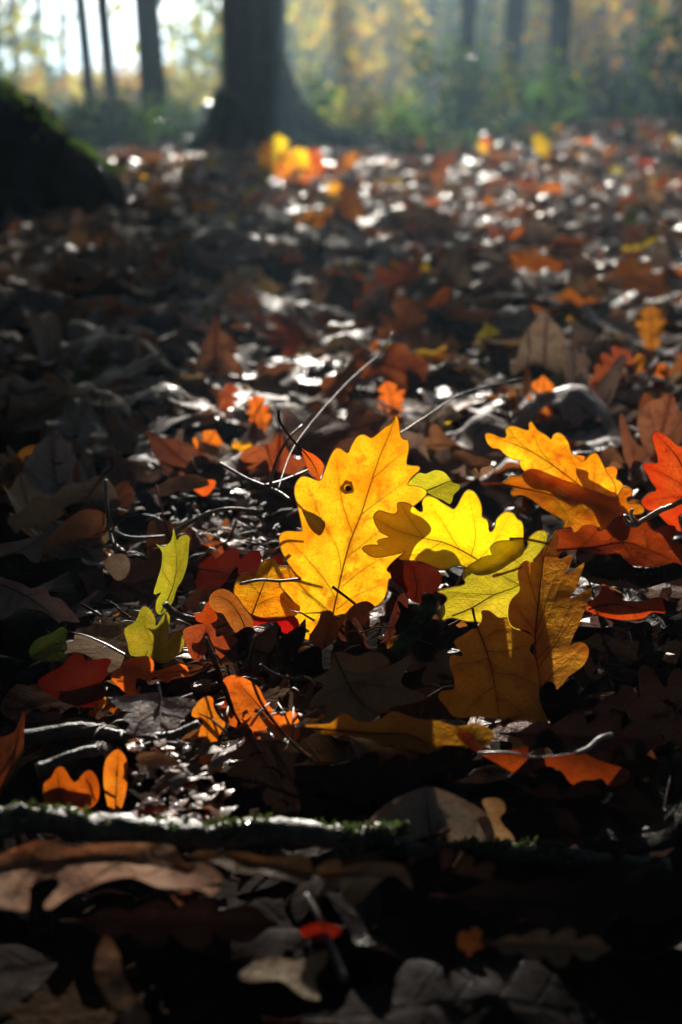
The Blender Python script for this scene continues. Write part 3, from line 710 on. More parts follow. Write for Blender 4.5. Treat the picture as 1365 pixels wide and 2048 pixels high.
hand_leaf('bright amber oak leaf held aloft on the right, tip pointing up left',
  R3([(97,165),(115,147),(160,158),(205,178),(235,165),(228,125),(255,100),(300,105),(345,122),(378,125),(378,90),(395,73),(412,95),(440,130),(490,160),(523,187),(535,160),(565,145),(600,160),(635,210),(650,265),(672,290),(715,325),(740,325),(770,290),(805,273),(830,295),(855,345),(880,400),(910,440),(935,490),(940,560),(930,620),(905,632),(870,625),(800,590),(740,555),(700,535),(650,535),(590,510),(540,485),(500,455),(440,445),(400,430),(350,395),(318,345),(322,325),(270,315),(220,280),(190,250),(150,245),(115,215)]),
  'golden', lit_margin=True, lean=24, yaw=-12, Y=.610, res=7, fold=-.14, bend=.0, ripple=.0016,
  mid=R3([(905,632),(790,550),(680,465),(540,360),(400,270),(230,200),(110,165)]),
  veins=[R3(q) for q in ([(680,465),(690,380),(580,180)],[(790,550),(800,450),(805,290)],[(540,360),(450,250),(392,95)],[(400,270),(300,190),(250,110)],[(680,465),(600,480),(510,450)],[(540,360),(450,390),(350,380)],[(850,600),(880,520),(925,500)])],
  petiole=R3([(925,690),(915,655),(900,628)]), vw=.85, short='the amber leaf')
hand_leaf('honey-yellow half shaded oak leaf lying just below the bright amber leaf',
  R3([(240,445),(275,418),(320,428),(350,400),(420,380),(600,450),(800,520),(930,560),(980,500),(1010,490),(1045,515),(1040,550),(1010,565),(1020,595),(1080,600),(1118,625),(1115,660),(1070,672),(1000,670),(950,680),(920,700),(880,750),(835,778),(820,750),(740,740),(690,780),(665,785),(650,750),(600,755),(610,720),(570,690),(500,650),(440,610),(390,570),(330,545),(280,555),(262,530),(280,500),(230,482),(200,476)]),
  'golden', lit_margin=True, lean=40, yaw=-10, Y=.600, res=8, fold=.12, bend=.0, ripple=.0018,
  mid=R3([(200,473),(420,520),(630,570),(800,610),(920,670)]),
  veins=[R3(q) for q in ([(520,550),(600,640),(650,740)],[(420,520),(440,440),(400,395)],[(700,590),(760,680),(820,740)],[(630,570),(780,540),(900,560)])],
  petiole=R3([(68,468),(130,472),(205,473)]), vw=.9, short='the honey-yellow leaf')
hand_leaf('small yellow lobes of a leaf mostly hidden behind the bright amber leaf',
  R3([(660,310),(690,290),(740,300),(735,330),(800,345),(870,370),(920,362),(948,390),(938,440),(960,455),(985,485),(975,540),(940,600),(860,580),(760,460)]),
  'golden', lean=16, yaw=5, Y=.625, res=10, fold=0)
hand_leaf('glowing orange-red oak leaf with pointed lobe at the right edge beside the amber leaf',
  R3([(1170,165),(1190,142),(1230,145),(1290,185),(1345,235),(1400,215),(1480,240),(1500,400),(1480,560),(1400,640),(1340,690),(1360,780),(1280,740),(1200,660),(1140,640),(1105,600),(1110,575),(1150,535),(1200,515),(1165,460),(1140,410),(1115,370),(1120,345),(1160,338),(1205,342),(1205,300),(1185,230)]),
  'rust', lit_margin=True, lean=14, yaw=8, Y=.615, res=9, fold=-.1, ripple=.0018,
  mid=R3([(1450,600),(1365,360),(1290,250),(1200,160)]), veins=[R3(q) for q in ([(1430,530),(1300,440),(1130,360)],[(1440,570),(1300,560),(1120,590)])], vw=.9, vmat=M_DARKVEIN, short='the orange-red leaf')
hand_leaf('wide wine-red oak leaf in half shade below the honey-yellow leaf',
  R3([(555,790),(600,765),(650,760),(670,790),(740,740),(800,700),(830,705),(825,740),(820,775),(860,765),(900,700),(950,665),(1000,665),(1000,710),(1010,760),(1060,710),(1120,692),(1165,700),(1170,740),(1180,775),(1230,745),(1290,740),(1325,750),(1320,800),(1300,850),(1365,870),(1380,960),(1300,1010),(1180,1000),(1040,1000),(960,920),(860,930),(760,935),(690,910),(600,905),(560,940)]),
  'red', lean=40, yaw=5, Y=.595, res=9, fold=.25, ripple=.0042,
  mid=R3([(560,900),(800,880),(1000,850),(1150,900),(1300,960)]), veins=[R3(q) for q in ([(980,850),(1030,930),(1060,990)],[(700,890),(800,800),(820,720)],[(900,860),(940,760),(980,680)],[(1150,900),(1130,800),(1130,710)])], vmat=M_DARKVEIN, short='the wine-red leaf')
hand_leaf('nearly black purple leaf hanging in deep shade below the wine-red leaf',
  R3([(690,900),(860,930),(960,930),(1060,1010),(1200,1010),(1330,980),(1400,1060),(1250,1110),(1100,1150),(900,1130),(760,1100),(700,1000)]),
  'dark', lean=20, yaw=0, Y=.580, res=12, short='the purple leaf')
hand_leaf('orange oak leaf with sunlit patches low down behind the folded brown leaf',
  Z5([(860,1115),(880,1070),(930,1020),(945,975),(1005,1020),(1050,1060),(1140,1065),(1240,1045),(1265,1075),(1275,1130),(1210,1125),(1150,1160),(1040,1165),(950,1150)]),
  'rust', lean=10, yaw=4, Y=.566, res=9, ripple=.002, mid=Z5([(870,1110),(1000,1080),(1140,1110),(1260,1110)]), veins=[Z5([(960,1085),(1000,1130)]), Z5([(1090,1095),(1130,1160)])], vmat=M_DARKVEIN, short='the low orange leaf')
hand_leaf('pale tan oak leaf with a golden lit patch tucked left of the golden leaf',
  R4([(870,470),(885,400),(915,355),(960,345),(1005,372),(1025,330),(1060,270),(1100,252),(1140,255),(1160,300),(1230,300),(1260,340),(1310,380),(1280,400),(1170,400),(1180,440),(1240,520),(1295,560),(1295,590),(1260,625),(1150,630),(1050,635),(980,610),(940,570),(900,510)]),
  'golden', lit_margin=True, lean=46, yaw=-14, Y=.552, res=8, fold=-.1, ripple=.0014,
  mid=R4([(990,615),(1040,480),(1080,380),(1120,270)]), veins=[R4(q) for q in ([(1010,560),(1150,500),(1280,570)],[(1040,480),(960,400),(910,370)])], vmat=M_DARKVEIN, vw=.8, short='the tan leaf')
hand_leaf('rounded maroon oak leaf lobe with two pale holes left of the tan leaf',
  R4([(710,520),(730,475),(790,447),(850,465),(900,520),(950,590),(990,640),(1000,720),(960,770),(910,785),(890,740),(850,690),(800,610),(760,600),(720,560)]),
  'russet', lean=20, yaw=10, Y=.520, res=8, fold=-.15, ripple=.0018, mid=R4([(960,760),(920,640),(840,530),(740,490)]), vmat=M_DARKVEIN, vw=.7, short='the maroon leaf')
hand_leaf('reddish brown leaf with rounded lobes in front of the maroon leaf',
  R4([(540,730),(575,695),(640,678),(750,680),(755,760),(820,745),(900,775),(860,830),(790,900),(760,870),(700,850),(650,910),(600,900),(560,810)]),
  'russet', lean=16, yaw=-6, Y=.512, res=8, fold=.1, ripple=.0016, mid=R4([(640,900),(660,800),(700,690)]), vw=.7, vmat=M_DARKVEIN, short='the reddish brown leaf')
hand_leaf('small crumpled scarlet leaf bit glowing beside the maroon leaf',
  R4([(615,610),(660,600),(705,530),(740,580),(765,630),(750,660),(690,675),(620,650)]), 'red', lean=10, Y=.528, res=7, ripple=.003, short='the scarlet bit')
hand_leaf('narrow scarlet leaf edge lying at the foot of the golden leaf',
  R4([(970,610),(1050,635),(1150,640),(1265,625),(1300,700),(1260,745),(1170,720),(1150,660),(1040,680),(1010,700)]), 'red', lean=12, Y=.55, res=7, ripple=.0022)
hand_leaf('yellow-green oak leaf with upright fin-like lobes, lit at the left',
  R4([(160,710),(230,660),(265,580),(290,563),(325,580),(360,640),(365,690),(400,640),(430,600),(455,620),(450,700),(442,795),(480,740),(515,720),(540,760),(550,800),(530,850),(480,900),(420,930),(360,920),(300,890),(200,880),(180,800)]),
  'dullolive', lean=14, yaw=-5, Y=.510, res=7, fold=.45, ripple=.0018, mid=R4([(350,920),(370,800),(400,650)]), veins=[R4(q) for q in ([(365,850),(300,700),(290,580)],[(360,880),(450,830),(520,740)])], vw=.6, short='the yellow-green leaf')
hand_leaf('pale grey toothed oak leaf lying behind the yellow-green leaf',
  R5([(440,280),(480,260),(500,185),(600,170),(620,120),(680,110),(740,140),(860,140),(880,170),(820,200),(850,370),(900,400),(760,450),(700,470),(600,380),(510,340),(420,350),(440,320)]),
  'tan', lean=76, yaw=-8, z=.012, res=8, fold=.25, ripple=.0016, mid=R5([(860,380),(700,290),(560,230),(470,210)]), veins=[R5(q) for q in ([(700,290),(640,330),(530,330)],[(640,260),(660,190),(650,130)])], vw=.7, vmat=M_SILVER, short='the pale grey leaf')
hand_leaf('small dull green leaf lying at the left beside the pale grey leaf',
  R5([(190,330),(220,270),(270,240),(340,215),(400,175),(435,200),(430,270),(450,310),(430,370),(370,400),(280,400),(210,380)]),
  'green', lean=55, yaw=-10, z=.012, res=8, ripple=.001, mid=R5([(210,370),(320,300),(420,200)]), vw=.6, short='the dull green leaf')
hand_leaf('upright curled yellow-green leaf with a pointed tip above the yellow-green fins',
  R4([(480,55),(500,130),(520,110),(560,97),(585,115),(580,160),(570,280),(540,380),(500,450),(470,540),(400,615),(365,590),(370,520),(400,470),(350,480),(380,370),(400,300),(405,210),(365,155),(415,175),(465,130)]),
  'dullolive', lean=10, yaw=-25, Y=.555, res=7, fold=.5, ripple=.0014, mid=R4([(400,600),(470,450),(500,300),(485,80)]), veins=[R4([(480,380),(540,250),(570,120)]), R4([(470,430),(410,330),(400,230)])], vw=.6, short='the curled pointed leaf')
hand_leaf('fiery orange leaf arch in front of the yellow-green leaf',
  R4([(70,1020),(110,960),(180,910),(250,890),(310,885),(350,920),(355,980),(420,965),(520,935),(570,960),(570,1020),(500,1010),(440,1060),(360,1020),(320,1050),(240,1030),(230,1130),(190,1140),(120,1080)]),
  'orange', lean=20, yaw=-6, Y=.490, res=8, ripple=.0022, fold=.1, mid=R4([(560,980),(350,1000),(200,960),(90,1020)]), vw=.5, short='the orange arch')
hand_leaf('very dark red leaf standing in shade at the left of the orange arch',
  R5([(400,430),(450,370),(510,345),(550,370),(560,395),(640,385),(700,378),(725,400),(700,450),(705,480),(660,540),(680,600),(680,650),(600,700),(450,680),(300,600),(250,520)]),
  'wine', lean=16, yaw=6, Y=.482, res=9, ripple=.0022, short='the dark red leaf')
hand_leaf('thin bright orange leaf sliver below the dark red leaf',
  R5([(575,735),(620,700),(660,650),(690,630),(680,690),(640,730),(605,760)]), 'orange', lean=10, Y=.468, res=6)
hand_leaf('grey-brown veined oak leaf with upright stalk in front of the orange arch',
  R5([(720,640),(860,620),(1020,600),(1050,630),(1160,630),(1260,650),(1280,680),(1240,720),(1180,790),(1160,830),(1100,840),(980,870),(880,880),(820,850),(850,800),(800,780),(830,740),(900,720),(800,720)]),
  'grey', lean=72, yaw=4, z=.014, res=8, fold=.22, ripple=.0018, mid=R5([(1045,640),(1045,730),(1050,830)]), veins=[R5(q) for q in ([(1045,690),(960,740),(860,800)],[(1045,700),(1120,720),(1220,700)],[(1046,770),(1100,800),(1150,810)])],
  petiole=R5([(1025,540),(1035,590),(1045,640)]), vw=1.0, vmat=M_TWIG, short='the veined grey-brown leaf')
hand_leaf('bright orange ragged oak leaf standing beside the silvery wet twig',
  Z7([(750,160),(760,120),(800,85),(830,90),(835,130),(860,170),(880,190),(860,230),(840,280),(860,310),(880,330),(840,390),(780,340),(780,280),(730,260),(780,210),(790,175)]),
  'orange', lean=10, yaw=-5, Y=.450, res=9, ripple=.0025, mid=Z7([(830,380),(810,250),(810,100)]), vw=.7, short='the ragged orange leaf')
hand_leaf('orange and brown drooping oak leaf with long dark stalk in the lower middle',
  Z7([(870,20),(920,0),(970,20),(1010,50),(1030,90),(1060,130),(1100,150),(1150,140),(1170,200),(1160,250),(1100,240),(1080,250),(1050,200),(1010,250),(990,240),(980,210),(930,180),(920,205),(880,180),(860,130),(880,90)]),
  'orange', lean=24, yaw=10, Y=.468, res=9, ripple=.0032, fold=.3, mid=Z7([(1100,220),(1010,120),(930,30)]), petiole=Z7([(940,195),(890,100),(860,20),(800,-130)]), vw=1.0, vmat=M_DARKVEIN, short='the drooping orange leaf')
hand_leaf('dim pale brown oak leaf lying face up below the golden leaf',
  Z8([(215,195),(250,190),(300,205),(340,190),(390,195),(420,230),(370,250),(440,230),(490,200),(495,230),(460,290),(480,320),(540,340),(550,360),(490,380),(430,390),(380,420),(340,450),(250,470),(170,460),(190,400),(180,380),(130,390),(140,350),(180,310),(135,290),(160,280),(200,250)]),
  'tan', lean=60, yaw=-6, z=.006, res=8, fold=.2, ripple=.0018, mid=Z8([(215,195),(260,290),(310,370),(390,420)]), veins=[Z8(q) for q in ([(270,300),(370,310),(470,325)],[(250,260),(330,270),(420,235)],[(265,300),(200,340),(145,370)])], vw=1.0, vmat=M_DARKVEIN, short='the dim brown leaf')
hand_leaf('dark amber ragged leaf stretched out in front of the dim brown leaf',
  Z8([(110,455),(200,450),(250,410),(300,440),(370,440),(430,405),(480,420),(540,435),(600,440),(660,460),(740,450),(800,490),(760,540),(680,530),(600,530),(560,560),(480,540),(400,520),(300,500),(180,490)]),
  'ochre', lean=58, yaw=2, Y=.425, res=9, ripple=.0026, fold=.1, mid=Z8([(120,465),(340,485),(480,490),(560,530)]), vmat=M_DARKVEIN, vw=1.2, short='the dark amber leaf')
hand_leaf('deep red wavy leaf with a silvery stalk along its top at the lower right',
  Z8([(660,490),(690,475),(720,490),(750,540),(770,560),(850,550),(920,530),(925,575),(1000,570),(1080,560),(1120,555),(1170,580),(1230,600),(1290,620),(1280,660),(1220,680),(1190,650),(1120,665),(1080,670),(1040,620),(980,605),(920,635),(870,630),(800,590),(745,560),(700,530)]),
  'red', lean=48, yaw=4, Y=.412, res=8, ripple=.0028, fold=-.3, mid=Z8([(740,558),(850,555),(930,572),(1010,568),(1100,557)]), petiole=Z8([(1225,490),(1180,505),(1140,540),(1095,557)]), vw=1.7, vmat=M_SILVER, short='the wavy red leaf')
hand_leaf('dark reddish leaf in the hollow between golden and olive leaves',
  R1([(210,760),(260,690),(390,700),(520,740),(560,810),(540,870),(480,930),(440,980),(350,960),(300,880),(230,830)]), 'wine', lean=15, Y=.548, res=9, ripple=.002, mid=R1([(380,960),(390,850),(360,720)]), vmat=M_DARKVEIN, vw=.7)
hand_leaf('small dark leaf curled up against the foot of the golden leaf',
  Z4([(350,1420),(400,1330),(430,1260),(480,1250),(505,1290),(530,1370),(490,1440),(420,1480)]), 'brown', lean=10, Y=.535, res=8, mid=Z4([(440,1470),(470,1370),(480,1260)]), vw=.7, vmat=M_DARKVEIN)
hand_leaf('second small dark leaf lobe in front of the golden leaf, right of its stalk',
  Z4([(580,1300),(590,1240),(640,1205),(700,1195),(740,1225),(720,1250),(650,1280)]), 'brown', lean=14, Y=.537, res=8, petiole=Z4([(490,1108),(560,1160),(630,1215)]), vmat=M_DARKVEIN)
hand_leaf('white shining crumpled leaf at the foot of the amber leaf tip',
  Z5([(150,295),(170,265),(230,280),(280,300),(330,285),(420,265),(420,290),(360,320),(340,350),(300,360),(290,390),(270,360),(240,370),(215,330)]), 'tan', lean=66, yaw=0, Y=.66, res=6, ripple=.0025)
hand_leaf('green and brown oak leaf with yellow rim between golden and lemon leaves',
  R1([(330,160),(400,90),(450,95),(510,70),(570,80),(610,120),(630,150),(680,170),(680,200),(640,240),(620,300),(560,270),(470,230),(450,200),(340,180)]), 'olive', lean=30, yaw=-5, Y=.585, res=7, fold=.3, mid=R1([(440,215),(540,175),(630,140),(740,130)]), vw=.8, ripple=.0016)
hand_leaf('small orange leaf on a curved dark stalk behind the left of the golden leaf',
  Z4([(305,290),(340,305),(390,330),(430,370),(440,400),(415,468),(385,460),(350,420),(330,370)]), 'orange', lean=12, Y=.60, res=7, mid=Z4([(305,290),(370,370),(410,460)]), petiole=Z4([(170,60),(180,130),(240,220),(305,290)]), vw=.9, vmat=M_DARKVEIN)
# --- left, in shade
hand_leaf('large mauve-grey oak leaf with lobed edge lying in shade at the left edge',
  R7([(-60,700),(60,715),(150,740),(200,770),(290,760),(330,820),(400,840),(470,920),(520,985),(480,990),(410,980),(380,990),(300,930),(240,910),(130,900),(60,950),(-60,960)]), 'grey', lean=52, yaw=-6, z=.016, res=9, fold=.15, mid=R7([(-40,730),(100,780),(220,850),(330,930)]), veins=[R7(q) for q in ([(100,780),(60,850),(40,920)],[(160,815),(250,800),(300,780)],[(220,850),(230,890),(240,905)])], vw=.8, vmat=M_DARKVEIN, short='the mauve-grey leaf')
hand_leaf('pale grey oak leaf with a dark hole near the left edge, higher up',
  R7([(50,320),(150,260),(165,240),(200,195),(240,175),(330,200),(410,250),(400,300),(300,350),(240,350),(210,375),(180,410),(150,370),(110,410),(80,380)]), 'tan', lean=55, yaw=0, z=.02, res=8, ripple=.0016, short='the holed pale leaf')
hand_leaf('grey-mauve leaf slanting beneath the holed pale leaf',
  R7([(-40,490),(120,460),(230,430),(350,390),(290,480),(260,600),(200,590),(130,540),(-40,570)]), 'grey', lean=50, yaw=-8, z=.014, res=9, mid=R7([(0,570),(160,510),(330,400)]), vw=.8, vmat=M_DARKVEIN)
hand_leaf('small round grey leaf hanging from a thin dark stalk at the left',
  R7([(675,610),(700,570),(760,545),(810,550),(845,600),(835,680),(770,720),(720,680)]), 'grey', lean=15, Y=.60, res=7, petiole=R7([(690,90),(700,250),(740,400),(760,545)]), vw=.8, vmat=M_TWIG)
hand_leaf('rolled brown oak leaf opening like a tube at the left',
  R7([(265,560),(300,470),(380,370),(480,290),(560,255),(660,270),(700,330),(640,470),(560,500),(420,540),(300,600)]), 'brown', lean=25, yaw=20, Y=.66, res=9, fold=.6, mid=R7([(280,590),(450,520),(640,470)]), vw=1.0, vmat=M_PALETWIG, ripple=.002)
hand_leaf('orange-brown oak leaf dimly lit near the left edge above the holed pale leaf',
  [(25,925),(50,895),(95,890),(130,905),(150,935),(145,965),(110,985),(65,975),(35,955)], 'orange', lean=20, Y=.80, res=9, ripple=.003)
hand_leaf('grey-green oak leaf catching light above the cluster of twigs',
  Z2([(570,1150),(600,1120),(680,1080),(760,1070),(800,1090),(810,1110),(760,1120),(700,1130),(650,1150)]) if False else [(292,985),(310,975),(345,955),(385,948),(412,958),(418,970),(392,978),(355,982),(330,992)], 'tan', lean=60, z=.02, res=7)
hand_leaf('red-orange bit of leaf beside the grey-green leaf above the twigs',
  [(383,972),(400,962),(428,960),(430,972),(412,992),(395,985)], 'orange', lean=10, Y=.74, res=6)
# --- foreground
hand_leaf('dark orange two-lobed leaf upright above the mossy stick at lower left',
  Z7([(170,430),(200,400),(220,365),(250,362),(290,420),(330,380),(360,375),(385,420),(385,480),(350,520),(250,540),(180,520)]), 'rust', lean=14, Y=.418, res=7, ripple=.0035, mid=Z7([(250,540),(235,450),(222,370)]), veins=[Z7([(300,530),(350,450),(358,380)])], vw=.8, vmat=M_DARKVEIN)
hand_leaf('single orange leaf lobe upright left of the droplets',
  Z7([(410,340),(440,300),(465,292),(490,320),(500,370),(490,470),(460,550),(430,540),(405,430)]), 'orange', lean=12, Y=.425, res=7, ripple=.003, mid=Z7([(450,545),(455,430),(462,300)]), vw=.8, vmat=M_DARKVEIN)
hand_leaf('white glossy curled leaf with a yellow centre among the droplets',
  Z7([(530,320),(560,300),(600,300),(640,305),(690,330),(700,350),(640,362),(560,352)]), 'tan', lean=60, z=.012, res=8, ripple=.003)
hand_leaf('small yellow leaf lobe amid the droplets behind the mossy stick',
  Z7([(570,322),(600,302),(640,307),(650,340),(620,355),(580,345)]), 'golden', lean=15, Y=.428, res=7)
hand_leaf('broad grey-brown leaf in deep shade behind the right part of the mossy stick',
  [(735,1650),(770,1610),(830,1580),(870,1575),(930,1600),(975,1630),(990,1680),(960,1700),(740,1690)], 'grey', lean=40, Y=.385, res=11, mid=[(865,1690),(858,1640),(852,1580)], vmat=M_DARKVEIN, ripple=.002)
hand_leaf('pale curled leaf tip sticking up behind the right part of the mossy stick',
  [(965,1600),(1000,1598),(1012,1620),(1000,1640),(1030,1680),(990,1692),(955,1640),(975,1630)], 'tan', lean=35, Y=.384, res=8, ripple=.003)
hand_leaf('large tan lobed oak leaf lying in front of the mossy stick at far left',
  R8([(-60,275),(60,212),(130,188),(200,195),(225,215),(300,202),(420,200),(530,205),(570,230),(590,265),(640,260),(690,290),(710,330),(670,370),(640,350),(560,345),(500,340),(420,310),(340,320),(280,345),(220,370),(160,410),(140,395),(190,330),(160,310),(100,330),(90,410),(40,410),(-60,380)]), 'buff', lean=76, yaw=-3, Y=.324, res=9, fold=.3, ripple=.0042, mid=R8([(600,290),(400,250),(210,250),(-40,300)]), veins=[R8(q) for q in ([(400,250),(330,290),(240,350)],[(300,248),(280,225),(240,210)],[(520,275),(470,300),(420,308)],[(480,262),(470,235),(440,208)],[(210,250),(150,300),(110,325)],[(120,268),(60,330),(40,400)],[(100,268),(110,230),(130,192)])], vw=1.3, vmat=M_DARKVEIN, short='the large tan leaf')
hand_leaf('curled tan leaf in front of the mossy stick, middle of three',
  R8([(590,245),(640,225),(700,228),(780,230),(850,245),(960,235),(990,270),(990,320),(940,325),(850,300),(760,295),(680,262)]), 'buff', lean=77, Y=.330, res=9, ripple=.005, fold=.3, mid=R8([(990,310),(850,270),(620,245)]), veins=[R8(q) for q in ([(900,282),(880,260),(850,248)],[(800,262),(770,245),(730,232)],[(760,258),(750,275),(760,292)])], vw=1.0)
hand_leaf('wrinkled tan leaf in front of the mossy stick, rightmost of three',
  R8([(1000,290),(1040,255),(1080,255),(1090,275),(1160,260),(1260,265),(1300,300),(1310,350),(1290,330),(1240,300),(1190,340),(1140,390),(1090,380),(1080,340),(1010,375),(1030,330)]), 'buff', lean=72, Y=.324, res=9, ripple=.005, fold=.25, mid=R8([(1000,300),(1140,300),(1300,310)]), petiole=R8([(1030,470),(1010,400),(985,330)]), vw=1.1)
hand_leaf('small red leaf bit in the black shade at the bottom middle',
  [(600,1860),(640,1845),(685,1858),(660,1878),(615,1876)], 'red', lean=15, Y=.322, res=9)
hand_leaf('small round orange leaf bit at the bottom right of centre',
  [(916,1872),(928,1860),(938,1866),(948,1853),(966,1866),(960,1880),(969,1896),(950,1900),(938,1916),(930,1900),(918,1897)], 'russet', lean=35, Y=.318, res=9)
hand_leaf('silvery grey crumpled leaf lying at the bottom middle',
  [(480,1945),(540,1915),(600,1920),(650,1900),(655,1925),(630,1960),(640,2000),(600,1990),(560,1960),(500,1965)], 'tan', lean=76, Y=.302, res=11, ripple=.004)
hand_leaf('narrow brown leaf standing on edge at the bottom left',
  [(195,1900),(215,1870),(240,1910),(250,1960),(300,2048),(250,2060),(210,1990),(190,1950)], 'tan', lean=62, yaw=25, Y=.292, res=11)
# --- mostly leaves added and coloured near-black, so that they stand in for deep shade
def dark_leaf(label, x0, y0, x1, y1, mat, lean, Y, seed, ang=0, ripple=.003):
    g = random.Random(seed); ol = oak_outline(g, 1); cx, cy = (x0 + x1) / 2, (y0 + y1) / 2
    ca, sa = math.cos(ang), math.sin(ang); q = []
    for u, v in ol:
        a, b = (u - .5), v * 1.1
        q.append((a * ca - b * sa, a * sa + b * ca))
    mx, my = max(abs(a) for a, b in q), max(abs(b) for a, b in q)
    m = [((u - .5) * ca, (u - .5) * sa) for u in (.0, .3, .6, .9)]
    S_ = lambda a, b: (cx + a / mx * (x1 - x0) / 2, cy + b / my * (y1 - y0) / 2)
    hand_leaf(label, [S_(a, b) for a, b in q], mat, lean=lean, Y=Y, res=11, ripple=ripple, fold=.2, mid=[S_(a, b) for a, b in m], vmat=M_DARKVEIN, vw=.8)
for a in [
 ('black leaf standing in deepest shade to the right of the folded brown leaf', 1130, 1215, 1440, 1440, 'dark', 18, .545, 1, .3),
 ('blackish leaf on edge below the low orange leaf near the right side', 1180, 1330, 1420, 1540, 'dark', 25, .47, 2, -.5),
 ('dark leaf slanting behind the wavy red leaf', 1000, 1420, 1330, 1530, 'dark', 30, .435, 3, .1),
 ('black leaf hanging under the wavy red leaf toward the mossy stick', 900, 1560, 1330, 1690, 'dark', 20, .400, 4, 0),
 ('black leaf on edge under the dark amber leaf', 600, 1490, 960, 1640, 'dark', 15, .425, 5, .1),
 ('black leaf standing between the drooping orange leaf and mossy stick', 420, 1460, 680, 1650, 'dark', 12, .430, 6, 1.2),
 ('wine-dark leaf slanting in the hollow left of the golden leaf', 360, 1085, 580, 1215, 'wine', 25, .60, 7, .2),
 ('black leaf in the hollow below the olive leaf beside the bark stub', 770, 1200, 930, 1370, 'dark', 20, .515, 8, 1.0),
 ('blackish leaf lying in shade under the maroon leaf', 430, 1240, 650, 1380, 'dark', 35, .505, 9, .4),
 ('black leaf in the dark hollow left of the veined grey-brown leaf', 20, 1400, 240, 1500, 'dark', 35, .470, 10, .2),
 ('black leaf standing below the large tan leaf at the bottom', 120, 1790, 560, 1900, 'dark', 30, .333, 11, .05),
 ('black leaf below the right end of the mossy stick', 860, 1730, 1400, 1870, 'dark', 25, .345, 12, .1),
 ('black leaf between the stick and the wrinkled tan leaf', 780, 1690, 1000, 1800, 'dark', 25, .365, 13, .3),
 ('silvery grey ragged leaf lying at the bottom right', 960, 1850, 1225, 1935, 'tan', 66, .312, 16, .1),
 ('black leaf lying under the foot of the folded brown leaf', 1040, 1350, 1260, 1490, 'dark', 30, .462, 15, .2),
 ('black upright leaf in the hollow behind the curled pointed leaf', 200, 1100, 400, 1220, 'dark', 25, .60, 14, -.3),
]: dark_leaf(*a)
# --- single leaves that stand out further back: px, py of the foot, length in the photo, colour, lean, label
FAR = [
 (405, 945, 105, 'orange', 12, 'orange-brown oak leaf standing upright, left of the forked twigs'),
 (505, 940, 95, 'golden', 35, 'amber oak leaf lying slanted, just left of the small orange leaf on a stalk'),
 (520, 868, 85, 'orange', 8, 'glowing orange upright leaf above the thin forked twigs'),
 (455, 835, 75, 'russet', 14, 'dim russet leaf left of the glowing orange upright leaf'),
 (785, 852, 95, 'orange', 10, 'burning orange leaf just behind the tip of the golden leaf'),
 (888, 868, 55, 'lemon', 8, 'little bright yellow leaf between golden leaf tip and amber leaf'),
 (1085, 850, 115, 'orange', 24, 'red-orange leaf lying above the amber leaf'),
 (1215, 790, 120, 'russet', 12, 'large rusty leaf upright at the right, above the orange-red leaf'),
 (1300, 710, 100, 'orange', 12, 'bright orange leaf near the right edge, above the large rusty leaf'),
 (1335, 800, 90, 'orange', 16, 'bright orange leaf cut by the right edge beside the large rusty leaf'),
 (1290, 600, 150, 'russet', 45, 'big dark orange arched leaf with glints near the right edge'),
 (1115, 630, 60, 'orange', 10, 'small orange leaf left of the big dark orange arched leaf'),
 (850, 575, 60, 'lemon', 30, 'pale lemon leaf alone in the blurred middle distance'),
 (720, 610, 90, 'tan', 35, 'pale tan leaf tilted towards the light in the blurred middle distance'),
 (640, 615, 80, 'tan', 45, 'pale grey-green leaf in the shade line of the middle distance'),
 (72, 480, 36, 'orange', 6, 'lone orange leaf upright beside the dark mossy tree'),
 (555, 355, 85, 'lemon', 6, 'bright yellow leaf glowing at the foot of the broad trunk'),
 (585, 360, 75, 'golden', 6, 'golden leaf beside the bright yellow leaf at the trunk foot'),
 (615, 380, 50, 'orange', 8, 'orange leaf right of the golden leaf at the trunk foot'),
 (665, 405, 48, 'golden', 6, 'amber leaf standing alone in the sunlit litter before the broad trunk'),
 (968, 315, 36, 'golden', 4, 'single yellow leaf standing up at the far edge of the litter, right of centre'),
 (1085, 318, 60, 'lemon', 30, 'yellow-green leaf at the far edge of the litter, right'),
 (535, 350, 70, 'golden', 8, 'leftmost of the glowing yellow leaves at the foot of the broad trunk'),
 (605, 345, 65, 'lemon', 10, 'pale yellow leaf between golden and orange ones at the trunk foot'),
 (570, 375, 65, 'orange', 10, 'orange leaf just below the golden leaf at the trunk foot'),
 (635, 362, 65, 'orange', 12, 'reddish orange leaf, rightmost of the glowing group at the trunk foot'),
 (700, 345, 50, 'orange', 30, 'amber-orange leaf lying right of the glowing group at the trunk foot'),
 (425, 345, 32, 'olive', 8, 'small yellow-green leaf at the left foot of the broad trunk'),
 (370, 352, 26, 'olive', 40, 'small bright leaf left of the broad trunk foot'),
 (160, 500, 70, 'tan', 45, 'pale leaf in the shaded litter right of the lone orange leaf'),
 (700, 470, 100, 'russet', 20, 'dark russet leaf raised in the sunlit far litter'),
 (1260, 470, 60, 'green', 30, 'dull green leaf near the right edge of the far litter'),
]
T_OAK = [t for t in T_HI if t[4] == 'oak']
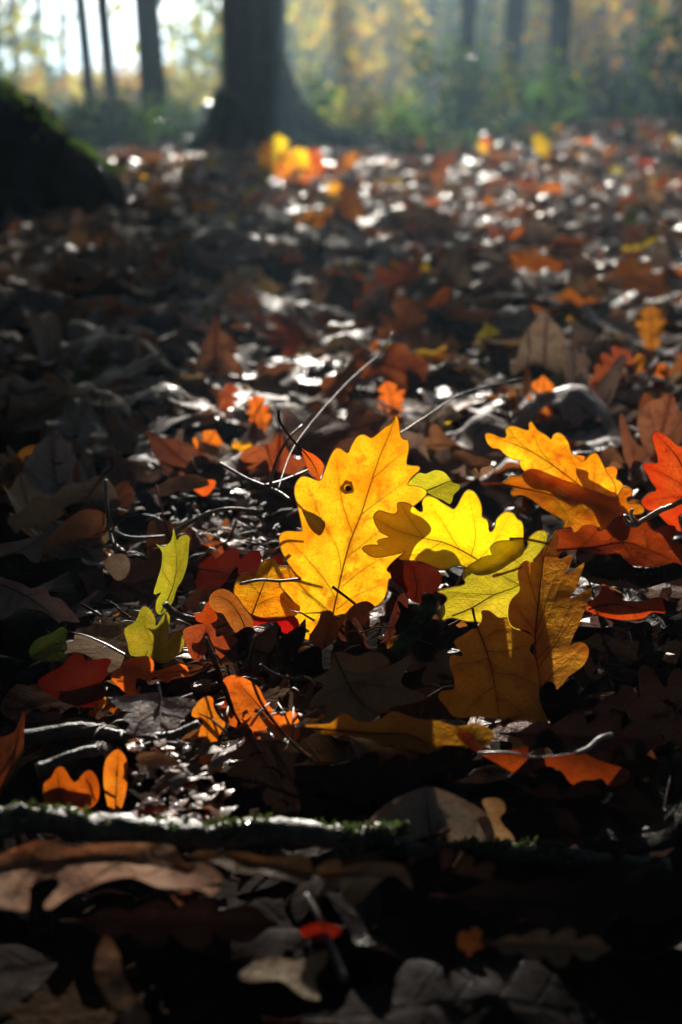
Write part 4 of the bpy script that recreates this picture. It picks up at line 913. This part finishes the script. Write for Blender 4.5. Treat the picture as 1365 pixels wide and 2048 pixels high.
for k, (px, py, L, mt, lean, lab) in enumerate(FAR):
    V, fs, UV, ribp = T_OAK[k % len(T_OAK)][:4]
    b = at_z(px, py, -.004 if at_z(px, py).y < 1.2 else gz(at_z(px, py).x, at_z(px, py).y) + .006)
    dist = (b - CAMP).dot(Vector((0, cp, -sp))); Lm = L / FPX * dist
    a = rnd.uniform(-50, 50); rot = Matrix.Rotation(R(rnd.uniform(-20, 20)), 4, 'Z') @ Matrix.Rotation(R(90 - lean), 4, 'X') @ Matrix.Rotation(R(90 + a), 4, 'Z')
    me = leaf_mesh_data('oak_leaf', V * Lm, fs, UV, LM[mt])
    o = bpy.data.objects.new('oak_leaf', me); COL.objects.link(o)
    pts = [rot @ Vector(p) for p in V * Lm]; zmin = min(p.z for p in pts)
    o.matrix_world = Matrix.Translation(b + Vector((0, 0, -zmin))) @ rot
    tag(o, lab, 'leaf', 'fallen leaves')
    v, f = tube_geo([Vector(p) * Lm for p in ribp], [.011 * Lm * (1.1 - .1 * i) for i in range(len(ribp))], 5)
    mo = link_mesh('midrib', v, f, M_VEIN); mo.parent = o
    HAND.append((px - L / 2, py - L, px + L / 2, py, lab, o, b))
# ------------------------------------------------------------------ twigs and the mossy stick
def twig(label, pts, r0, r1, mat, name='twig', seg=7, rough=.25, per=5, knots=()):
    P = catmull([tuple(p) for p in pts], per, False); n = len(P)
    root = empty(name, P[0]); tag(root, label, 'twig', 'twigs on the forest floor')
    v, f = tube_geo(P, [r0 + (r1 - r0) * i / (n - 1) for i in range(n)], seg, rough, len(label))
    link_mesh('stem', v, f, mat, root)
    for side in knots:
        v, f = tube_geo(catmull([tuple(p) for p in side], 4, False), [r1 * 1.2 * (1 - .5 * i / (4 * (len(side) - 1))) for i in range(4 * (len(side) - 1) + 1)], 5, rough, 3)
        link_mesh('side_twig', v, f, mat, root)
    return root
Yp = lambda L, y0, y1: [at_y(x, y, y0 + (y1 - y0) * i / (len(L) - 1)) for i, (x, y) in enumerate(L)]
# moss-grown stick across the foreground
L = [(-60,1655),(60,1640),(180,1655),(330,1668),(420,1672),(560,1660),(700,1680),(770,1672),(820,1700),(900,1706),(960,1702),(1040,1703),(1150,1718),(1340,1735)]
pts = Yp(L, .372, .388)
stick = twig('long mossy stick lying across the dark foreground from edge to edge', pts, .0044, .0026, M_WETTWIG, 'mossy_stick', 14, .6, 8)
stick['category'] = 'stick'; del stick['group']
g = random.Random(21); P = catmull([tuple(p) for p in pts], 10, False); mpts = []
for i, p in enumerate(P):
    t = i / len(P); dens = 1 + 34 * max(0, 1.5 * noise.noise(Vector((t * 14, 2.2, 0))) + .05 + (.3 if .35 < t < .9 else 0))
    r = .0044 - .0018 * t
    for k in range(int(dens)):
        a = g.uniform(.2, 2.94); mpts.append(Vector(p) + Vector((g.gauss(0, .0015), math.cos(a) * r * .9, math.sin(a) * r * 1.02)))
tag(leaf_cloud('moss', mpts, .0022, FM['moss'], stick, 8), kind='stuff')
for (x, y, h, yy) in ((795, 1660, 26, .381), (930, 1690, 24, .383), (75, 1632, 20, .374)):
    b = at_y(x, y + 14, yy); v, f = tube_geo([b, b + Vector((.001, -.001, .003)), b + Vector((.003, -.001, .0055))], [.0018, .0016, .001], 6, .3, x); link_mesh('knot', v, f, M_MOSSBARK, stick)
# wet twigs left
twig('silvery wet twig lying left of the ragged orange leaf', Yp([(40,1478),(130,1462),(170,1458),(260,1475),(340,1478),(400,1448)], .452, .462), .0030, .0020, M_WETTWIG, knots=[Yp([(300,1478),(350,1470),(398,1446)], .45, .452)])
twig('short wet twig stub above the two-lobed orange leaf', Yp([(75,1540),(110,1528),(150,1510),(195,1500)], .428, .436), .0026, .0020, M_WETTWIG)
twig('thin dark twig sweeping below the silvery twig to the ragged leaf', Yp([(270,1500),(310,1488),(370,1490),(430,1495)], .44, .445), .0012, .0008, M_WETTWIG)
# right, bud-bearing pale stalk
twig('pale green-brown twig with buds in front of the orange-red leaf', Yp([(1400,985),(1352,1008),(1320,1022),(1295,1036),(1270,1052)], .588, .594), .0013, .0011, M_PALETWIG, rough=.3,
     knots=[Yp([(1275,1048),(1262,1030),(1266,1018)], .59, .588), Yp([(1268,1050),(1254,1044),(1250,1030)], .588, .586)])
twig('stub of mossy bark twig standing in the dark beside the olive leaf', Yp([(790,1310),(812,1280),(838,1250),(852,1225),(866,1192)], .485, .497), .0030, .0036, M_MOSSBARK, rough=.5)
twig('thin dark stalk crossing the olive leaf, lower of two', Yp([(986,1152),(1010,1146),(1045,1134)], .480, .478), .0006, .0004, M_VEIN)
twig('thin dark stalk crossing the top of the olive leaf, upper of two', Yp([(1020,1078),(1050,1078),(1100,1088)], .482, .478), .0006, .0004, M_VEIN)
twig('short dark twig end beside the scarlet bit of leaf', Yp([(330,1208),(345,1222),(365,1232),(390,1238)], .512, .518), .0013, .0010, M_WETTWIG)
# thin stems in the middle
twig('long thin bare stem leaning right behind the golden leaf', Yp([(555,985),(585,900),(640,825),(700,760),(755,712)], .60, .78), .0003, .0002, M_TWIG)
twig('faint thin stem crossing behind the long bare stem', Yp([(690,830),(730,760),(765,700),(785,665)], .76, .80), .0004, .0003, M_TWIG)
twig('straight pale stem pointing right behind the golden leaf tip', Yp([(780,880),(850,835),(930,785),(1045,756)], .66, .74), .0005, .0003, M_TWIG)
twig('forked grey twig rising from the litter left of the golden leaf', Yp([(440,926),(490,955),(530,972),(560,985),(580,1000)], .64, .60), .0007, .0008, M_TWIG, knots=[Yp([(540,975),(550,930),(575,880),(605,850)], .61, .64), Yp([(530,972),(570,960),(640,930)], .61, .64)])
twig('curved dry stalk arching among the debris left of the golden leaf', Yp([(350,1062),(400,1035),(450,1018),(520,1022)], .64, .63), .0010, .0008, M_TWIG)
twig('thin pale grass stalk lying left of the tan leaf', Yp([(480,1168),(520,1160),(560,1162),(600,1158)], .520, .528), .0006, .0006, M_PALETWIG, rough=.1)
twig('dark upright stalk with tiny bud in the left shade', Yp([(410,1275),(430,1320),(445,1360),(465,1420)], .488, .47), .0008, .0010, M_DARKVEIN, rough=.1)
twig('reddish stalk standing out of the drooping orange leaf', Yp([(512,1270),(500,1330),(520,1400),(570,1470),(625,1520)], .47, .425), .0005, .0006, M_DARKVEIN, rough=.15)
twig('fine debris twig beside the drooping orange leaf', Yp([(520,1330),(550,1348),(590,1358),(640,1355)], .492, .496), .0007, .0005, M_WETTWIG)
twig('thin dark fork in the left shade above the round grey leaf', Yp([(212,960),(215,1020),(225,1080),(250,1105)], .66, .62), .0011, .0009, M_WETTWIG, knots=[Yp([(222,1060),(262,1075),(330,1072)], .63, .64)])
twig('bare arching twig at the bottom middle in front of the red bit', Yp([(612,1790),(640,1840),(665,1900),(690,1960)], .335, .31), .0008, .0010, M_TWIG)

# ------------------------------------------------------------------ the litter: fallen leaves
PAL = [('grey', .42), ('brown', .31), ('tan', .11), ('russet', .09), ('orange', .02), ('ochre', .02), ('olive', .02), ('green', .01)]
def pick(g, extra=0.0):
    t = g.random(); a = 0
    for k, w in PAL:
        a += w
        if t < a: return k
    return 'brown'
g = random.Random(5)
cand = []
def zone(n, y0, y1, wmul, wadd):
    for _ in range(n):
        t = g.random(); y = y0 + (y1 - y0) * t
        w = wadd + wmul * y
        # draw y with density proportional to the width
        if g.random() > w / (wadd + wmul * y1): continue
        cand.append((g.uniform(-w, w), y))
zone(1000, .20, 1.5, .30, .06)
zone(6200, 1.5, 6.3, .30, .06)
hero_c = [(h[6].x, h[6].y) for h in HAND]
leaves = []
for x, y in cand:
    pr = proj((x, y, 0))
    if pr is None: continue
    px, py, d = pr
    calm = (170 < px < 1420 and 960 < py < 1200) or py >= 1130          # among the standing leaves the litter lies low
    if .30 < y < .36 and abs(x) < .1 and g.random() < .5: continue
    L = g.uniform(.055, .100) * (1 if y > .6 else .9)
    tilt = (g.gauss(0, 7) if calm else g.gauss(0, 15)); tilt2 = (g.gauss(0, 7) if calm else g.gauss(0, 14))
    up = not calm and y > .8 and g.random() < (.05 if px > 560 else .02)
    if up: tilt = g.uniform(22, 50) * g.choice((-1, 1))
    col = pick(g)
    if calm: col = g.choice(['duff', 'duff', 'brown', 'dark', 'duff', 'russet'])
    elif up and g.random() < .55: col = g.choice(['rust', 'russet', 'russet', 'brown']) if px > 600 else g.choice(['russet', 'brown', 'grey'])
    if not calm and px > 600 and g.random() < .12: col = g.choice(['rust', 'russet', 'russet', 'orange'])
    if calm and (py > 1600 or (px > 1060 and py > 1180)): col = g.choice(['duff', 'dark', 'dark', 'dark'])  # litter of the foreground and right corner coloured near-black to deepen the shade
    if not calm and px < 520 and col in ('orange', 'russet', 'ochre') and g.random() < .75: col = 'grey'  # warm leaves at left turned grey, putting the cool shade into their colour
    lay = 0 if calm else g.random()
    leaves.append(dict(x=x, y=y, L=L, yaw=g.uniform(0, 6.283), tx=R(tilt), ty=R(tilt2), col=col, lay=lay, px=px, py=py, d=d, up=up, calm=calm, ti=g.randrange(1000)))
N_ONE = 300 - len(HAND)
inview = [l for l in leaves if -20 < l['px'] < 1385 and 250 < l['py'] < 2060]
inview.sort(key=lambda l: -l['L'] / l['d'] * (1 + .8 * l['up']))
single = inview[:N_ONE]; ids = {id(l) for l in single}
rest = [l for l in leaves if id(l) not in ids]
def place(l, T):
    V, fs, UV, ribp, _k = T
    M = Matrix.Rotation(l['tx'], 3, 'X') @ Matrix.Rotation(l['ty'], 3, 'Y') @ Matrix.Rotation(l['yaw'], 3, 'Z')
    if l['ti'] % 3 == 0: M = M @ Matrix.Rotation(math.pi, 3, 'X')       # face down
    Mn = np.array(M) * l['L']
    W3 = V @ Mn.T
    z0 = gz(l['x'], l['y']) + (.001 + .012 * l['lay'])
    zl = np.percentile(W3[:, 2], 45 if l['calm'] else 12)
    return M, Vector((l['x'], l['y'], z0 - zl)), W3 + np.array([l['x'], l['y'], z0 - zl])
# labels from what each leaf looks like and what it lies beside
WORD = {'rust': 'rust red', 'grey': 'grey-mauve', 'brown': 'dull brown', 'tan': 'pale tan', 'russet': 'rusty', 'orange': 'orange', 'ochre': 'ochre', 'golden': 'golden', 'olive': 'olive-yellow', 'green': 'green', 'dark': 'shade-blackened brown', 'duff': 'dark brown'}
MARKS = [(h[0], h[1], h[2], h[3], h[4]) for h in HAND if len(h[4].split()) <= 4]
MARKS += [(420, 0, 600, 310, 'the broad trunk'), (0, 180, 200, 450, 'the dark mossy tree'), (0, 1640, 1330, 1720, 'the mossy stick'), (60, 1450, 400, 1480, 'the silvery wet twig'),
          (555, 712, 755, 985, 'the long bare stem'), (780, 756, 1045, 880, 'the straight pale stem'), (1230, 520, 1365, 600, 'the big arched orange leaf'), (1140, 690, 1290, 790, 'the large rusty leaf'), (825, 530, 880, 575, 'the lone lemon leaf'),
          (355, 845, 460, 945, 'the orange-brown upright leaf'), (870, 815, 910, 868, 'the little bright yellow leaf'), (55, 450, 90, 480, 'the lone orange leaf')]
def where(px, py):
    best = min(MARKS, key=lambda m: math.hypot(max(m[0] - px, 0, px - m[2]), max(m[1] - py, 0, py - m[3]) * 1.2))
    cx, cy = (best[0] + best[2]) / 2, (best[1] + best[3]) / 2
    inx, iny = best[0] <= px <= best[2], best[1] <= py <= best[3]
    dx, dy = px - cx, py - cy
    dist = math.hypot(max(best[0] - px, 0, px - best[2]), max(best[1] - py, 0, py - best[3]))
    far = '' if dist < 60 else ('a little ' if dist < 150 else 'well ')
    if inx and iny: return 'underneath ' + best[4]
    if abs(dx) / max(best[2] - best[0], 30) > abs(dy) / max(best[3] - best[1], 30): return far + ('right of ' if dx > 0 else 'left of ') + best[4]
    return far + ('in front of ' if dy > 0 else 'behind ') + best[4]
ML = {}
ribs = {}
lab_of = {}
for l in single:
    k = l['ti'] % len(T_HI)
    state = 'raised' if l['up'] else (('curled', 'flat', 'crumpled', 'cupped')[k % 4])
    if l['ti'] % 3 == 0 and not l['up']: state += ' upturned'
    lab_of.setdefault(f"{state} {WORD[l['col']]} {T_HI[k][4]} leaf {where(l['px'], l['py'])}", []).append(l)
for lab, ls in lab_of.items():
    if len(ls) == 1: ls[0]['lab'] = lab; continue
    ls.sort(key=lambda q: q['px'])
    nm = {2: ['the left one', 'the right one'], 3: ['leftmost of three', 'middle of three', 'rightmost of three']}.get(len(ls)) or (['leftmost'] + [f'{w} from the left' for w in ('second', 'third', 'fourth', 'fifth', 'sixth', 'seventh', 'eighth', 'ninth')][:len(ls) - 2] + ['rightmost'])
    for q, w in zip(ls, nm + ['in between'] * 20): q['lab'] = f'{lab}, {w}'
for l in single:
    k = l['ti'] % len(T_HI); T = T_HI[k]
    key = (k, l['col'])
    if key not in ML:
        ML[key] = leaf_mesh_data(T[4] + '_leaf', T[0], T[1], T[2], LM[l['col']])
    if k not in ribs:
        v, f = tube_geo([Vector(p) for p in T[3]], [.007 * (1.1 - .1 * i) for i in range(len(T[3]))], 5)
        m_ = bpy.data.meshes.new('midrib'); m_.from_pydata([tuple(q) for q in v], [], f); m_.materials.append(M_DARKVEIN); m_.polygons.foreach_set('use_smooth', [True] * len(m_.polygons)); ribs[k] = m_
    M, loc, _ = place(l, T)
    o = bpy.data.objects.new(T[4] + '_leaf', ML[key]); COL.objects.link(o)
    o.matrix_world = Matrix.Translation(loc) @ M.to_4x4() @ Matrix.Scale(l['L'], 4)
    tag(o, l['lab'], 'leaf', 'fallen leaves')
    r = bpy.data.objects.new('midrib', ribs[k]); COL.objects.link(r); r.parent = o
# the rest of the litter as one mass
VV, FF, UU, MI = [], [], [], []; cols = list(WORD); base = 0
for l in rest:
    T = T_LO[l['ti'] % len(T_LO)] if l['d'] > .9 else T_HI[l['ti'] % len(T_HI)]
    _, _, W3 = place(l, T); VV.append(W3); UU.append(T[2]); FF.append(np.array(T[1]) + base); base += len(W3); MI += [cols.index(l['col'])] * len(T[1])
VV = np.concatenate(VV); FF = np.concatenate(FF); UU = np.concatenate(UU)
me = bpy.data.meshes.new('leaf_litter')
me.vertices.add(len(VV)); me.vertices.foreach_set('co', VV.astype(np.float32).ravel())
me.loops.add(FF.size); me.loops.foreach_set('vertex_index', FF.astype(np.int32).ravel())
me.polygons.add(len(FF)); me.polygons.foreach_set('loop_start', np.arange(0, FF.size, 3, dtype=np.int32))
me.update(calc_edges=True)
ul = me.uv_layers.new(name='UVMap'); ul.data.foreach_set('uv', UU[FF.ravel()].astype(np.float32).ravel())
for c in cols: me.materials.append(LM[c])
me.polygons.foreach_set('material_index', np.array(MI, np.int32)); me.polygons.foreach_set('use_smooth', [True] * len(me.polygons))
me.validate()
lo = bpy.data.objects.new('leaf_litter', me); COL.objects.link(lo); tag(lo, kind='stuff')

# ------------------------------------------------------------------ dew and fine debris
def mat_water():
    q = NT('dew_water'); b = q.n('ShaderNodeBsdfPrincipled'); b.inputs['Base Color'].default_value = (.6, .6, .6, 1); b.inputs['Roughness'].default_value = .12
    b.inputs['Transmission Weight'].default_value = .6; b.inputs['IOR'].default_value = 1.33; b.inputs['Specular IOR Level'].default_value = 1.0
    q.l(b.outputs[0], q.out.inputs['Surface']); return q.m
M_WATER = mat_water()
ico_v, ico_f = [], []
bm = bmesh.new(); bmesh.ops.create_icosphere(bm, subdivisions=2, radius=1.0); ico_v = [v.co.copy() for v in bm.verts]; ico_f = [tuple(v.index for v in f.verts) for f in bm.faces]; bm.free()
VS, FS = [], []; g = random.Random(9)
for i in range(16):
    px, py = (g.gauss(350, 55), g.gauss(1590, 45)) if i < 11 else (g.uniform(280, 440), g.uniform(1490, 1540))
    p = at_z(px, py, g.uniform(.004, .016)); r = g.uniform(.0003, .0014); b = len(VS)
    VS += [p + Vector((q.x * r, q.y * r, q.z * r * .5)) for q in ico_v]; FS += [tuple(b + e for e in f) for f in ico_f]
d = link_mesh('dew_drops', VS, FS, M_WATER); tag(d, kind='stuff')
VS, FS = [], []; g = random.Random(31)
for i in range(260):
    px, py = g.gauss(470, 110), g.gauss(1030, 60)
    if g.random() < .35: px, py = g.uniform(200, 900), g.uniform(1200, 1480)
    p = at_z(px, py, g.uniform(.0, .012)); a = g.uniform(0, 6.28); L = g.uniform(.004, .016)
    dv = Vector((math.cos(a), math.sin(a), g.uniform(-.2, .5))) * L
    v, f = tube_geo([p, p + dv * .5 + Vector((0, 0, L * .1)), p + dv], [.0005, .0004, .0002], 4); b = len(VS); VS += v; FS += [tuple(b + e for e in ff) for ff in f]
tag(link_mesh('forest_debris', VS, FS, M_TWIG), kind='stuff')

# crumbs of broken leaves
g = random.Random(63)
for matn, n in (('brown', 150), ('russet', 90), ('grey', 110), ('orange', 30)):
    VS, FS = [], []
    for i in range(n):
        if matn != 'orange' and i < n * .25: px, py = g.uniform(270, 450), g.uniform(1480, 1640)
        else: px, py = g.uniform(150, 1365), g.uniform(960, 1500)
        p = at_z(px, py, g.uniform(.0, .008)); r = g.uniform(.002, .0065); b = len(VS); m = g.randint(5, 7)
        nrm = Vector((g.gauss(0, .5), g.gauss(0, .5), 1)).normalized(); a1 = nrm.orthogonal().normalized(); a2 = nrm.cross(a1); ph = g.uniform(0, 6)
        VS.append(p + nrm * r * .3)
        for k in range(m):
            an = ph + 6.283 * k / m; q = r * g.uniform(.4, 1.2); VS.append(p + a1 * q * math.cos(an) + a2 * q * .7 * math.sin(an) + nrm * r * g.uniform(-.35, .35))
        FS += [(b, b + 1 + k, b + 1 + (k + 1) % m) for k in range(m)]
    tag(link_mesh('leaf_crumbs', VS, FS, LM[matn]), kind='stuff')
# ------------------------------------------------------------------ the misty air
q = NT('mist'); vol = q.n('ShaderNodeVolumePrincipled'); vol.inputs['Color'].default_value = (.50, .76, 1.0, 1); vol.inputs['Density'].default_value = HAZE; vol.inputs['Anisotropy'].default_value = .55
q.l(vol.outputs[0], q.out.inputs['Volume'])
x0, x1, y0, y1, z0, z1 = -240, 240, -55, 280, -1.4, 11.5
hv = [(x, y, z) for z in (z0, z1) for y in (y0, y1) for x in (x0, x1)]
hz = link_mesh('haze', hv, [(0, 2, 3, 1), (4, 5, 7, 6), (0, 1, 5, 4), (2, 6, 7, 3), (0, 4, 6, 2), (1, 3, 7, 5)], q.m, smooth=False)
tag(hz, kind='stuff')
